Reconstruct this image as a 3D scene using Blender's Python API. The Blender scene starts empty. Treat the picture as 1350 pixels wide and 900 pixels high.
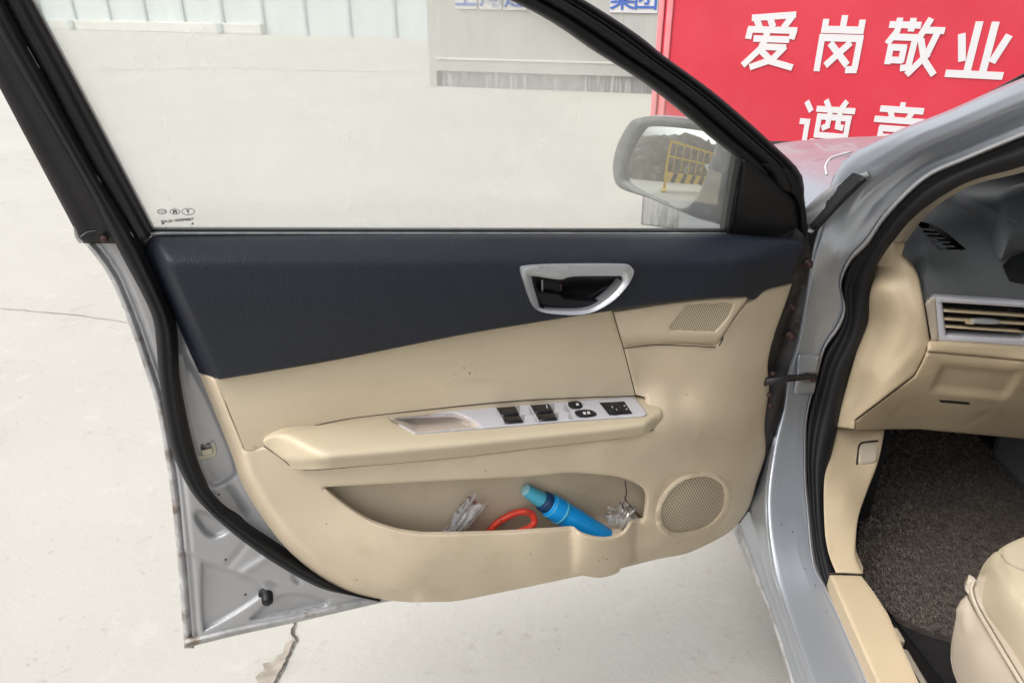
import bpy, bmesh, math, random
import numpy as np
from mathutils import Vector, Matrix, noise
from mathutils.geometry import delaunay_2d_cdt
random.seed(7); np.random.seed(7)
R = math.radians
SC = bpy.context.scene
COL = SC.collection

# ------------------------------------------------------------------ camera
F, CX, CY = 980.0, 675.0, 450.0            # focal length in photo pixels, photo centre
PITCH, CAMH = R(26.0), 1.22
cam_d = bpy.data.cameras.new('camera'); cam = bpy.data.objects.new('camera', cam_d); COL.objects.link(cam)
cam_d.sensor_fit = 'HORIZONTAL'; cam_d.sensor_width = 36.0; cam_d.lens = F / 1350 * 36.0
cam_d.clip_start = 0.02; cam_d.clip_end = 900
cam.location = (0, 0, CAMH); cam.rotation_euler = (math.pi / 2 - PITCH, 0, 0)
SC.camera = cam

# ------------------------------------------------------------------ sky, sun, exposure
SUN_EL, SUN_AZ = R(54), R(250)               # azimuth clockwise from +Y (the sun stands high on the left, behind cloud)
w = bpy.data.worlds.new('World'); SC.world = w; w.use_nodes = True
nt = w.node_tree; nt.nodes.clear()
out = nt.nodes.new('ShaderNodeOutputWorld'); bg = nt.nodes.new('ShaderNodeBackground')
sky = nt.nodes.new('ShaderNodeTexSky'); sky.sky_type = 'NISHITA'; sky.sun_disc = False
sky.sun_elevation = SUN_EL; sky.sun_rotation = SUN_AZ; sky.air_density = 1.0; sky.dust_density = 6.0; sky.ozone_density = 1.0
hs = nt.nodes.new('ShaderNodeHueSaturation'); hs.inputs['Saturation'].default_value = 0.22
nt.links.new(sky.outputs[0], hs.inputs['Color']); nt.links.new(hs.outputs[0], bg.inputs[0])
bg.inputs[1].default_value = 0.15
nt.links.new(bg.outputs[0], out.inputs[0])
sun_d = bpy.data.lights.new('sun', 'SUN'); sun = bpy.data.objects.new('sun', sun_d); COL.objects.link(sun)
sun_d.energy = 0.55; sun_d.angle = R(50); sun_d.color = (1, 0.965, 0.91)
sd = Vector((math.sin(SUN_AZ) * math.cos(SUN_EL), math.cos(SUN_AZ) * math.cos(SUN_EL), math.sin(SUN_EL)))
sun.rotation_euler = sd.to_track_quat('Z', 'Y').to_euler()
SC.view_settings.view_transform = 'Standard'; SC.view_settings.look = 'None'
SC.view_settings.gamma = 1.0; SC.view_settings.use_curve_mapping = False
SC.view_settings.exposure = 0.88
SC.cycles.transparent_max_bounces = 32

# ------------------------------------------------------------------ materials
def lin(r, g, b):
    f = lambda c: (c / 255 / 12.92) if c / 255 <= 0.04045 else ((c / 255 + 0.055) / 1.055) ** 2.4
    return (f(r), f(g), f(b), 1)

def mat(name, col, rough=0.5, metal=0.0, var=0.0, vscale=6.0, col2=None, c2scale=8.0, c2amt=(0.5, 0.62), bump=0.0, bscale=300.0,
        bdist=0.002, coat=0.0, spec=0.5, rvar=0.0, stretch=None, btype='noise'):
    m = bpy.data.materials.new(name); m.use_nodes = True
    t = m.node_tree; p = t.nodes['Principled BSDF']; L = t.links.new
    c = tuple(col[:3]) + (1,)
    p.inputs['Base Color'].default_value = c; p.inputs['Roughness'].default_value = rough
    p.inputs['Metallic'].default_value = metal; p.inputs['Coat Weight'].default_value = coat
    p.inputs['Specular IOR Level'].default_value = spec
    tc = t.nodes.new('ShaderNodeTexCoord'); src = tc.outputs['Object']
    if stretch:
        mp = t.nodes.new('ShaderNodeMapping'); mp.inputs['Scale'].default_value = stretch
        L(src, mp.inputs[0]); src = mp.outputs[0]
    cs = None
    if col2 is not None:
        n2 = t.nodes.new('ShaderNodeTexNoise'); n2.inputs['Scale'].default_value = c2scale; n2.inputs['Detail'].default_value = 8
        n2.inputs['Roughness'].default_value = 0.65
        L(src, n2.inputs['Vector'])
        mr = t.nodes.new('ShaderNodeMapRange'); mr.inputs[1].default_value = c2amt[0]; mr.inputs[2].default_value = c2amt[1]
        L(n2.outputs['Fac'], mr.inputs[0])
        mx = t.nodes.new('ShaderNodeMix'); mx.data_type = 'RGBA'
        mx.inputs[6].default_value = c; mx.inputs[7].default_value = tuple(col2[:3]) + (1,)
        L(mr.outputs[0], mx.inputs[0]); cs = mx.outputs[2]
    if var:
        n1 = t.nodes.new('ShaderNodeTexNoise'); n1.inputs['Scale'].default_value = vscale; n1.inputs['Detail'].default_value = 6
        L(src, n1.inputs['Vector'])
        mr = t.nodes.new('ShaderNodeMapRange'); mr.inputs[1].default_value = 0.3; mr.inputs[2].default_value = 0.7
        mr.inputs[3].default_value = 1 - var; mr.inputs[4].default_value = 1 + var
        L(n1.outputs['Fac'], mr.inputs[0])
        mv = t.nodes.new('ShaderNodeVectorMath'); mv.operation = 'SCALE'
        if cs is None: mv.inputs[0].default_value = c[:3]
        else: L(cs, mv.inputs[0])
        L(mr.outputs[0], mv.inputs['Scale']); cs = mv.outputs[0]
    if cs is not None: L(cs, p.inputs['Base Color'])
    if rvar:
        n3 = t.nodes.new('ShaderNodeTexNoise'); n3.inputs['Scale'].default_value = vscale * 2.3; n3.inputs['Detail'].default_value = 5
        L(src, n3.inputs['Vector'])
        mr = t.nodes.new('ShaderNodeMapRange'); mr.inputs[3].default_value = rough - rvar; mr.inputs[4].default_value = rough + rvar
        L(n3.outputs['Fac'], mr.inputs[0]); L(mr.outputs[0], p.inputs['Roughness'])
    if bump:
        if btype == 'cells':
            nb = t.nodes.new('ShaderNodeTexVoronoi'); nb.inputs['Scale'].default_value = bscale; o = nb.outputs['Distance']
        else:
            nb = t.nodes.new('ShaderNodeTexNoise'); nb.inputs['Scale'].default_value = bscale; nb.inputs['Detail'].default_value = 4; o = nb.outputs['Fac']
        L(src, nb.inputs['Vector'])
        b = t.nodes.new('ShaderNodeBump'); b.inputs['Strength'].default_value = bump; b.inputs['Distance'].default_value = bdist
        L(o, b.inputs['Height']); L(b.outputs[0], p.inputs['Normal'])
    return m

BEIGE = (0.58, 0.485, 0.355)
M = {}
M['beige'] = mat('beige_plastic', BEIGE, 0.55, var=0.06, vscale=5, bump=0.35, bscale=420, bdist=0.0009, col2=(0.50, 0.405, 0.275), c2scale=14, c2amt=(0.54, 0.78), rvar=0.08)
M['beige_soft'] = mat('beige_armrest', (0.52, 0.445, 0.315), 0.5, var=0.04, vscale=9, bump=0.2, bscale=1100, bdist=0.0006, rvar=0.08)
M['cloth'] = mat('beige_insert', (0.59, 0.50, 0.36), 0.85, var=0.05, vscale=7, bump=0.5, bscale=420, bdist=0.001, stretch=(1, 1, 2.6), col2=(0.50, 0.415, 0.285), c2scale=9, c2amt=(0.6, 0.82))
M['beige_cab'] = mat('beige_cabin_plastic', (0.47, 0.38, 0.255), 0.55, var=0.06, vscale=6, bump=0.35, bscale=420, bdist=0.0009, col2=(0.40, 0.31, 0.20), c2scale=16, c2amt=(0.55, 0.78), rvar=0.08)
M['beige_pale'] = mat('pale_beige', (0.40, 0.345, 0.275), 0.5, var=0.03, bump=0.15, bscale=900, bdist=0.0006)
M['navy'] = mat('navy_leathergrain', (0.013, 0.0165, 0.026), 0.46, var=0.12, vscale=8, bump=0.55, bscale=560, bdist=0.0012, btype='cells', rvar=0.06, spec=0.36)
M['dash'] = mat('dark_dash', (0.108, 0.114, 0.119), 0.60, var=0.08, vscale=8, bump=0.35, bscale=700, bdist=0.001, btype='cells', rvar=0.08)
M['black'] = mat('black_plastic', (0.010, 0.010, 0.012), 0.45, spec=0.32, var=0.2, vscale=20, bump=0.1, bscale=500, rvar=0.12)
M['gloss_black'] = mat('gloss_black', (0.008, 0.008, 0.010), 0.18)
M['rubber'] = mat('rubber', (0.011, 0.011, 0.013), 0.6, spec=0.3, var=0.25, vscale=16, bump=0.15, bscale=400, col2=(0.028, 0.027, 0.026), c2scale=30, c2amt=(0.66, 0.8))
M['pillar_black'] = mat('pillar_black', (0.014, 0.013, 0.016), 0.42, spec=0.35, var=0.2, vscale=12, col2=(0.09, 0.085, 0.085), c2scale=45, c2amt=(0.70, 0.80), rvar=0.12)
M['grease'] = mat('greasy_black', (0.012, 0.011, 0.012), 0.5, var=0.4, vscale=25, col2=(0.07, 0.05, 0.045), c2scale=22, c2amt=(0.6, 0.75), bump=0.4, bscale=60)
M['silver'] = mat('silver_paint', (0.40, 0.428, 0.475), 0.37, metal=0.6, var=0.05, vscale=5, coat=0.25, rvar=0.08, col2=(0.36, 0.35, 0.34), c2scale=16, c2amt=(0.62, 0.85))
M['shell'] = mat('silver_inner_paint', (0.40, 0.40, 0.41), 0.42, metal=0.35, var=0.06, vscale=7, col2=(0.27, 0.25, 0.23), c2scale=13, c2amt=(0.62, 0.86), rvar=0.1, coat=0.1)
M['hem'] = mat('dirty_hem', (0.40, 0.40, 0.40), 0.55, metal=0.25, var=0.25, vscale=30, col2=(0.16, 0.12, 0.09), c2scale=26, c2amt=(0.53, 0.68), bump=0.6, bscale=120)
M['satin'] = mat('satin_silver', (0.48, 0.49, 0.51), 0.42, metal=0.55, rvar=0.05)
M['panel_silver'] = mat('lilac_silver', (0.60, 0.60, 0.65), 0.36, metal=0.25, rvar=0.05)
M['recess'] = mat('recess_beige_reflection', (0.50, 0.435, 0.38), 0.5, metal=0.0, var=0.08, vscale=40)  # silver cup with the reflected beige put into its base colour
M['scuff'] = mat('scuff_mark', (0.33, 0.26, 0.17), 0.8)
M['seam'] = mat('seam_gap', (0.05, 0.038, 0.028), 0.9)
M['belt'] = mat('belt_metal', (0.34, 0.345, 0.35), 0.35, metal=0.6, var=0.2, vscale=60)
M['white'] = mat('white_print_and_glint', (0.58, 0.575, 0.58), 0.5)
M['bolt'] = mat('red_primer_bolt', (0.055, 0.024, 0.022), 0.6, metal=0.3, var=0.4, vscale=60)
M['steel'] = mat('steel', (0.25, 0.25, 0.25), 0.4, metal=0.8, var=0.3, vscale=40)
M['cream'] = mat('cream_clip', (0.62, 0.58, 0.44), 0.5)
M['carpet'] = mat('black_carpet', (0.012, 0.011, 0.011), 0.95, var=0.3, vscale=60, bump=0.8, bscale=200)
M['matbase'] = mat('mat_base', (0.085, 0.072, 0.062), 0.95, var=0.4, vscale=90)
M['curl'] = mat('mat_curls', (0.55, 0.48, 0.42), 0.6, var=0.35, vscale=120, col2=(0.24, 0.20, 0.175), c2scale=90, c2amt=(0.42, 0.6))
M['seat'] = mat('seat_leather', (0.45, 0.39, 0.28), 0.45, var=0.04, vscale=8, bump=0.3, bscale=500, bdist=0.0008, btype='cells')
M['tyre'] = mat('tyre', (0.02, 0.02, 0.02), 0.8, var=0.2, vscale=40)
M['red_hose'] = mat('red_hose', (0.72, 0.055, 0.028), 0.35, var=0.08, vscale=60)
M['concrete'] = mat('concrete_block', (0.30, 0.30, 0.29), 0.85, var=0.3, vscale=12, stretch=(6, 6, 0.7), col2=(0.10, 0.10, 0.10), c2scale=4, c2amt=(0.5, 0.66))

def glassy(name, tint, dust, dustcol, gloss=0.06, rough=0.02, dust_var=0.5, dscale=3.0, stretch=None, fade=None):
    """a thin pane: light passes tinted, part is scattered by the dust on it, a little is mirrored"""
    m = bpy.data.materials.new(name); m.use_nodes = True; t = m.node_tree; t.nodes.clear(); L = t.links.new
    o = t.nodes.new('ShaderNodeOutputMaterial'); tr = t.nodes.new('ShaderNodeBsdfTransparent'); tr.inputs[0].default_value = tint
    df = t.nodes.new('ShaderNodeBsdfDiffuse'); df.inputs[0].default_value = dustcol
    tl = t.nodes.new('ShaderNodeBsdfTranslucent'); tl.inputs[0].default_value = dustcol
    hf = t.nodes.new('ShaderNodeMixShader'); hf.inputs[0].default_value = 0.5; L(df.outputs[0], hf.inputs[1]); L(tl.outputs[0], hf.inputs[2])
    tc = t.nodes.new('ShaderNodeTexCoord'); n = t.nodes.new('ShaderNodeTexNoise'); n.inputs['Scale'].default_value = dscale; n.inputs['Detail'].default_value = 7
    mpn = t.nodes.new('ShaderNodeMapping'); mpn.inputs['Scale'].default_value = stretch or (1, 1, 1); L(tc.outputs['Object'], mpn.inputs[0]); L(mpn.outputs[0], n.inputs['Vector'])
    mr = t.nodes.new('ShaderNodeMapRange'); mr.inputs[1].default_value = 0.3; mr.inputs[2].default_value = 0.7
    mr.inputs[3].default_value = dust * (1 - dust_var); mr.inputs[4].default_value = dust * (1 + dust_var)
    L(n.outputs['Fac'], mr.inputs[0])
    dfac = mr.outputs[0]
    if fade:
        sx = t.nodes.new('ShaderNodeSeparateXYZ'); L(tc.outputs['Object'], sx.inputs[0])
        f2 = t.nodes.new('ShaderNodeMapRange'); f2.interpolation_type = 'SMOOTHSTEP'; f2.inputs[1].default_value = fade[0]; f2.inputs[2].default_value = fade[1]; f2.inputs[3].default_value = 1.0; f2.inputs[4].default_value = fade[2]
        L(sx.outputs[0], f2.inputs[0]); mu = t.nodes.new('ShaderNodeMath'); mu.operation = 'MULTIPLY'; L(dfac, mu.inputs[0]); L(f2.outputs[0], mu.inputs[1]); dfac = mu.outputs[0]
    m1 = t.nodes.new('ShaderNodeMixShader'); L(dfac, m1.inputs[0]); L(tr.outputs[0], m1.inputs[1]); L(hf.outputs[0], m1.inputs[2])
    gl = t.nodes.new('ShaderNodeBsdfGlossy'); gl.inputs['Roughness'].default_value = rough
    fr = t.nodes.new('ShaderNodeFresnel'); fr.inputs[0].default_value = 1.45
    ml = t.nodes.new('ShaderNodeMath'); ml.operation = 'MULTIPLY'; ml.inputs[1].default_value = gloss / 0.04; L(fr.outputs[0], ml.inputs[0])
    cl = t.nodes.new('ShaderNodeClamp'); L(ml.outputs[0], cl.inputs[0])
    m2 = t.nodes.new('ShaderNodeMixShader'); L(cl.outputs[0], m2.inputs[0]); L(m1.outputs[0], m2.inputs[1]); L(gl.outputs[0], m2.inputs[2])
    L(m2.outputs[0], o.inputs[0]); return m
M['glass'] = glassy('dusty_window_glass', (0.985, 0.992, 0.98, 1), 0.27, (0.95, 0.96, 0.90, 1), 0.02, dust_var=0.3, stretch=(2.2, 2.2, 0.8), fade=(0.02, 0.26, 0.28))
M['windshield'] = glassy('windshield_glass', (0.93, 0.96, 0.945, 1), 0.03, (0.5, 0.5, 0.5, 1), 0.04)
M['film'] = glassy('clear_plastic_film', (0.97, 0.97, 0.985, 1), 0.36, (0.98, 0.98, 0.99, 1), 0.08, 0.12, 0.8, 60)
M['bottle'] = None
def bluebottle(name, col, a, rough):
    m = bpy.data.materials.new(name); m.use_nodes = True; p = m.node_tree.nodes['Principled BSDF']
    p.inputs['Base Color'].default_value = col; p.inputs['Roughness'].default_value = rough
    p.inputs['Transmission Weight'].default_value = a; p.inputs['IOR'].default_value = 1.35; return m
M['bottle'] = bluebottle('blue_bottle', (0.010, 0.36, 0.88, 1), 0.15, 0.2)
M['bottle_cap'] = bluebottle('cyan_cap', (0.12, 0.66, 0.90, 1), 0.3, 0.12)
M['cap_rim'] = bluebottle('pale_cap_rim', (0.45, 0.80, 0.90, 1), 0.2, 0.2)
M['bottle_collar'] = bluebottle('blue_collar', (0.02, 0.07, 0.19, 1), 0.2, 0.3)
mm = bpy.data.materials.new('mirror'); mm.use_nodes = True; p = mm.node_tree.nodes['Principled BSDF']
p.inputs['Base Color'].default_value = (0.66, 0.70, 0.69, 1); p.inputs['Metallic'].default_value = 1; p.inputs['Roughness'].default_value = 0.02
M['mirror'] = mm

def perforated(name, base, hole, pitch, axis_e):
    """plastic grille: rows of small dark holes over the grille face"""
    m = bpy.data.materials.new(name); m.use_nodes = True; t = m.node_tree; p = t.nodes['Principled BSDF']; L = t.links.new
    p.inputs['Roughness'].default_value = 0.55
    tc = t.nodes.new('ShaderNodeTexCoord'); sx = t.nodes.new('ShaderNodeSeparateXYZ'); L(tc.outputs['Object'], sx.inputs[0])
    def math_(op, a, b=None):
        n = t.nodes.new('ShaderNodeMath'); n.operation = op
        for i, v in enumerate((a, b)):
            if v is None: continue
            if isinstance(v, (int, float)): n.inputs[i].default_value = v
            else: L(v, n.inputs[i])
        return n.outputs[0]
    s = math_('DIVIDE', sx.outputs[0], axis_e[0] * pitch)
    z = math_('DIVIDE', sx.outputs[2], pitch * 0.87)
    row = math_('FLOOR', z)
    s2 = math_('ADD', s, math_('MULTIPLY', row, 0.5))
    fs = math_('SUBTRACT', math_('FRACT', s2), 0.5); fz = math_('SUBTRACT', math_('FRACT', z), 0.5)
    d = math_('SQRT', math_('ADD', math_('MULTIPLY', fs, fs), math_('MULTIPLY', fz, fz)))
    k = math_('LESS_THAN', d, 0.35)
    mx = t.nodes.new('ShaderNodeMix'); mx.data_type = 'RGBA'; L(k, mx.inputs[0]); mx.inputs[6].default_value = tuple(base) + (1,); mx.inputs[7].default_value = tuple(hole) + (1,)
    L(mx.outputs[2], p.inputs['Base Color']); return m

# ground: pale weathered concrete
def ground_mat():
    m = bpy.data.materials.new('pale_concrete'); m.use_nodes = True; t = m.node_tree; p = t.nodes['Principled BSDF']; L = t.links.new
    tc = t.nodes.new('ShaderNodeTexCoord')
    def nz(scale, det=6, rough=0.6):
        n = t.nodes.new('ShaderNodeTexNoise'); n.inputs['Scale'].default_value = scale; n.inputs['Detail'].default_value = det
        n.inputs['Roughness'].default_value = rough; L(tc.outputs['Object'], n.inputs['Vector']); return n.outputs['Fac']
    def ramp(f, a, b, lo, hi):
        r = t.nodes.new('ShaderNodeMapRange'); r.inputs[1].default_value = a; r.inputs[2].default_value = b
        r.inputs[3].default_value = lo; r.inputs[4].default_value = hi; L(f, r.inputs[0]); return r.outputs[0]
    def mix(f, a, b):
        x = t.nodes.new('ShaderNodeMix'); x.data_type = 'RGBA'; L(f, x.inputs[0])
        for i, v in ((6, a), (7, b)):
            if isinstance(v, tuple): x.inputs[i].default_value = v + (1,)
            else: L(v, x.inputs[i])
        return x.outputs[2]
    c = mix(ramp(nz(0.9), 0.35, 0.7, 0, 1), (0.405, 0.396, 0.362), (0.365, 0.354, 0.318))
    c = mix(ramp(nz(3.5, 8, 0.7), 0.56, 0.78, 0, 0.7), c, (0.30, 0.282, 0.245))
    c = mix(ramp(nz(28, 6, 0.7), 0.60, 0.74, 0, 0.55), c, (0.22, 0.21, 0.185))
    c = mix(ramp(nz(11, 4, 0.5), 0.30, 0.40, 0.45, 0), c, (0.45, 0.442, 0.41))
    c = mix(ramp(nz(140, 3, 0.6), 0.66, 0.72, 0, 0.6), c, (0.15, 0.14, 0.12))
    c = mix(ramp(nz(7, 10, 0.8), 0.60, 0.70, 0, 0.5), c, (0.27, 0.25, 0.215))
    L(c, p.inputs['Base Color']); p.inputs['Roughness'].default_value = 0.85
    b = t.nodes.new('ShaderNodeBump'); b.inputs['Strength'].default_value = 0.45; b.inputs['Distance'].default_value = 0.004
    L(nz(55, 6, 0.7), b.inputs['Height']); L(b.outputs[0], p.inputs['Normal']); return m
M['ground'] = ground_mat()

# ------------------------------------------------------------------ pixel -> place
cp, sp_ = math.cos(PITCH), math.sin(PITCH)
ORG = np.array([0, 0, CAMH])
def rays(u, v):
    x = (np.asarray(u, float) - CX) / F; y = (CY - np.asarray(v, float)) / F
    return np.stack([x, cp + y * sp_, -sp_ + y * cp], -1)
def on_plane(u, v, pt, nrm):
    d = rays(u, v); t = np.dot(np.asarray(pt) - ORG, nrm) / (d @ np.asarray(nrm)); return ORG + d * np.asarray(t)[..., None]
def on_axis(u, v, ax, val):
    d = rays(u, v); i = 'XYZ'.index(ax); return ORG + d * ((val - ORG[i]) / d[i])
YAW = R(18.0)                                  # the open door runs away from the camera to its hinge
DE = np.array([math.cos(YAW), math.sin(YAW), 0]); DN = np.array([math.sin(YAW), -math.cos(YAW), 0]); DP = np.array([-0.416, 0.826, 0])
def dpos(u, v, n):                             # on the door, n metres inward of its metal face
    d = rays(u, v); n = np.asarray(n, float)
    t = (n - np.dot(ORG - DP, DN)) / (d @ DN); return ORG + d * np.asarray(t)[..., None]
def dcoord(p):                                 # along the door, height
    q = np.asarray(p) - DP; return q @ DE, q[..., 2]
BELT_Z = dpos(500, 306, 0)[2]
TAU = R(15)
WN = DN * math.cos(TAU) - np.array([0, 0, math.sin(TAU)])
WP = DP + DN * (-0.012) + np.array([0, 0, BELT_Z])
def wpos(u, v, h=0.0):                         # on the leaning window plane
    d = rays(u, v); h = np.asarray(h, float)
    t = (h - np.dot(ORG - WP, WN)) / (d @ WN); return ORG + d * np.asarray(t)[..., None]

class TPS:
    def __init__(s, c, reg=1e-4):
        c = np.array(c, float); s.p = c[:, :2] / 100.0; n = len(c)
        K = s.k(s.p, s.p) + reg * np.eye(n); P = np.hstack([np.ones((n, 1)), s.p])
        A = np.zeros((n + 3, n + 3)); A[:n, :n] = K; A[:n, n:] = P; A[n:, :n] = P.T
        s.w = np.linalg.solve(A, np.concatenate([c[:, 2], np.zeros(3)]))
    def k(s, a, b):
        r2 = ((a[:, None] - b[None]) ** 2).sum(-1); return 0.5 * r2 * np.log(r2 + 1e-12)
    def __call__(s, u, v):
        q = np.stack([np.ravel(u), np.ravel(v)], -1) / 100.0
        z = s.k(q, s.p) @ s.w[:-3] + s.w[-3] + q @ s.w[-2:]; return z.reshape(np.shape(u))

def door_map(nf):
    return lambda u, v, h: dpos(u, v, (nf(u, v) if callable(nf) else nf) + h)
def win_map(off=0.0):
    return lambda u, v, h: wpos(u, v, off + h)
def mixed_map(off):                            # window plane above the belt, door plane below
    def f(u, v, h):
        a = wpos(u, v, off + h); b = dpos(u, v, -0.012 + off + h); k = np.clip((np.asarray(v) - 300) / 30.0, 0, 1)[..., None]
        k = k * k * (3 - 2 * k); return a * (1 - k) + b * k
    return f
def depth_map(ctrl, nrm=(-0.45, -0.85, 0.25)):
    """surface through points fixed by one known world coordinate each: (u, v, axis, value)"""
    c = []
    for (u, v, ax, val) in ctrl:
        p = on_axis(u, v, ax, val); d = rays(u, v); t = (p - ORG)[1] / d[1]; c.append((u, v, 1.0 / t))
    T = TPS(c); nr = np.array(nrm) / np.linalg.norm(nrm)
    def f(u, v, h):
        d = rays(u, v); return ORG + d / T(u, v)[..., None] + nr * np.asarray(h)[..., None]
    return f

# ------------------------------------------------------------------ mesh helpers
def cr(pts, n=6, closed=False):
    """Catmull-Rom through the points"""
    P = np.array(pts, float); m = len(P); o = []
    rng = range(m if closed else m - 1)
    for i in rng:
        if closed: a, b, c, d = P[(i - 1) % m], P[i], P[(i + 1) % m], P[(i + 2) % m]
        else: a, b, c, d = P[max(i - 1, 0)], P[i], P[i + 1], P[min(i + 2, m - 1)]
        for k in range(n):
            t = k / n
            o.append(0.5 * ((2 * b) + (-a + c) * t + (2 * a - 5 * b + 4 * c - d) * t * t + (-a + 3 * b - 3 * c + d) * t ** 3))
    if not closed: o.append(P[-1])
    return np.array(o)
def dens(pts, step, closed=True):
    P = [np.array(q, float) for q in pts]; o = []; m = len(P)
    for i in range(m if closed else m - 1):
        a, b = P[i], P[(i + 1) % m]; k = max(1, int(np.linalg.norm(b - a) / step))
        for j in range(k): o.append(a + (b - a) * j / k)
    if not closed: o.append(P[-1])
    return np.array(o)
def resamp(pts, n):
    P = np.array(pts, float); L = np.concatenate([[0], np.cumsum(np.linalg.norm(np.diff(P, axis=0), axis=1))])
    t = np.linspace(0, L[-1], n); return np.stack([np.interp(t, L, P[:, i]) for i in range(P.shape[1])], -1)
def inside(poly, q):
    P = np.asarray(poly); x, y = q[:, 0], q[:, 1]; r = np.zeros(len(q), bool); j = len(P) - 1
    for i in range(len(P)):
        c = ((P[i, 1] > y) != (P[j, 1] > y)) & (x < (P[j, 0] - P[i, 0]) * (y - P[i, 1]) / (P[j, 1] - P[i, 1] + 1e-12) + P[i, 0])
        r ^= c; j = i
    return r
def dist(poly, q, closed=True):
    P = np.asarray(poly, float); D = np.full(len(q), 1e9); m = len(P)
    for i in range(m if closed else m - 1):
        a, b = P[i], P[(i + 1) % m]; ab = b - a; l = ab @ ab
        if l < 1e-12: continue
        t = np.clip(((q - a) @ ab) / l, 0, 1); D = np.minimum(D, np.linalg.norm(q - a - t[:, None] * ab, axis=1))
    return D

CUR_PAR = None
def obj(name, verts, faces, m, parent=None, smooth=True, label=None, kind=None):
    me = bpy.data.meshes.new(name); me.from_pydata([tuple(map(float, q)) for q in verts], [], [tuple(map(int, f)) for f in faces]); me.update()
    o = bpy.data.objects.new(name, me); COL.objects.link(o)
    if m is not None: me.materials.append(m)
    if smooth: me.polygons.foreach_set('use_smooth', [True] * len(me.polygons))
    if parent is not None: adopt(o, parent)
    if label: o['label'] = label
    if kind: o['kind'] = kind
    return o
def world_loc(p):
    v = Vector(p.location)
    while p.parent is not None: p = p.parent; v = v  # parts sit at their thing's zero
    return v
def adopt(o, parent):
    o.parent = parent
    root = parent
    while root.parent is not None: root = root.parent
    if parent is root and root.type == 'EMPTY': o.matrix_parent_inverse = Matrix.Translation(-Vector(root.location))
def thing(name, label, cat, loc=(0, 0, 0), group=None):
    o = bpy.data.objects.new(name, None); COL.objects.link(o); o.location = loc; o.empty_display_size = 0.1
    o['label'] = label; o['category'] = cat
    if group: o['group'] = group
    return o
def tag(o, label, cat, group=None):
    o['label'] = label; o['category'] = cat
    if group: o['group'] = group
    return o
def part(name, parent): 
    o = bpy.data.objects.new(name, None); COL.objects.link(o); adopt(o, parent); return o

BACK = -DN                                       # outward through the door
def panel(name, outline, mp, m, parent, step=7, hf=None, roll=None, thick=0.004, back=BACK, holes=(), ring=None, cap=True, label=None, hole_skirt=True):
    """a moulded sheet: outline (photo pixels) triangulated finely, laid on the surface mp, edges rolled over, with thickness"""
    out = dens(outline, step); hs_ = [dens(h, step) for h in holes]
    lo, hi = out.min(0), out.max(0)
    gx, gy = np.meshgrid(np.arange(lo[0] + step / 2, hi[0], step), np.arange(lo[1] + step / 2, hi[1], step)); gx[::2] += step / 2
    G = np.stack([gx.ravel(), gy.ravel()], -1)
    def ok(Q, dmin):
        k = inside(out, Q)
        for h in hs_: k &= ~inside(h, Q)
        d = dist(out, Q)
        for h in hs_: d = np.minimum(d, dist(h, Q))
        return Q[k & (d > dmin)]
    pts = [ok(G, step * 0.45 if roll is None else max(step * 0.45, roll[0] * 1.15))]
    if roll is not None:
        for q in (0.12, 0.35, 0.65, 1.0):
            for lp in [out] + hs_:
                nx = np.roll(lp, -1, 0) - np.roll(lp, 1, 0); nn = np.stack([-nx[:, 1], nx[:, 0]], -1); nn /= np.linalg.norm(nn, axis=1)[:, None] + 1e-9
                for s in (1, -1):
                    Q = lp + nn * s * roll[0] * q; k = ok(Q, roll[0] * q * 0.9)
                    if len(k): pts.append(k)
    loops = []; allv = []; edges = []
    for lp in [out] + hs_:
        b = len(allv); allv += [tuple(x) for x in lp]; n = len(lp); edges += [(b + i, b + (i + 1) % n) for i in range(n)]
    for q in pts: allv += [tuple(x) for x in q]
    V2, E2, F2, *_ = delaunay_2d_cdt([Vector(x) for x in allv], edges, [], 0, 1e-4)
    V = np.array([(x[0], x[1]) for x in V2]); Fc = np.array([f for f in F2 if len(f) == 3])
    ce = V[Fc].mean(1); k = inside(out, ce)
    for h in hs_: k &= ~inside(h, ce)
    Fc = Fc[k]
    h = hf(V[:, 0], V[:, 1]) if hf is not None else np.zeros(len(V))
    if roll is not None:
        d = dist(out, V)
        for hh in hs_: d = np.minimum(d, dist(hh, V))
        a = np.clip(1 - d / roll[0], 0, 1); h = h - roll[1] * (1 - np.sqrt(np.clip(1 - a * a, 0, 1)))
    W = mp(V[:, 0], V[:, 1], h)
    # orient faces to the camera
    n = np.cross(W[Fc[:, 1]] - W[Fc[:, 0]], W[Fc[:, 2]] - W[Fc[:, 0]]); fl = ((ORG - W[Fc[:, 0]]) * n).sum(1) < 0
    Fc[fl] = Fc[fl][:, ::-1]
    verts = list(W); faces = [tuple(f) for f in Fc]
    if thick:
        bk = np.asarray(back) * thick
        cnt = {}
        for f in Fc:
            for i in range(3):
                e = (f[i], f[(i + 1) % 3]); cnt[e] = cnt.get(e, 0) + 1
        bd = [e for e in cnt if (e[1], e[0]) not in cnt]
        if not hole_skirt:
            do = {e: min(1, dist(out, V[list(e)]).max()) for e in bd}; bd = [e for e in bd if do[e] < 0.05]
        top = {}; bot = {}
        for e in bd:
            for i in e:
                if i not in top:
                    top[i] = len(verts); verts.append(W[i]); bot[i] = len(verts); verts.append(W[i] + bk)
        for a, b in bd: faces.append((top[b], top[a], bot[a], bot[b]))
        if cap:
            o0 = len(verts); verts += list(W + bk); faces += [tuple(o0 + i for i in f[::-1]) for f in Fc]
    return obj(name, verts, faces, m, parent, label=label)

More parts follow.
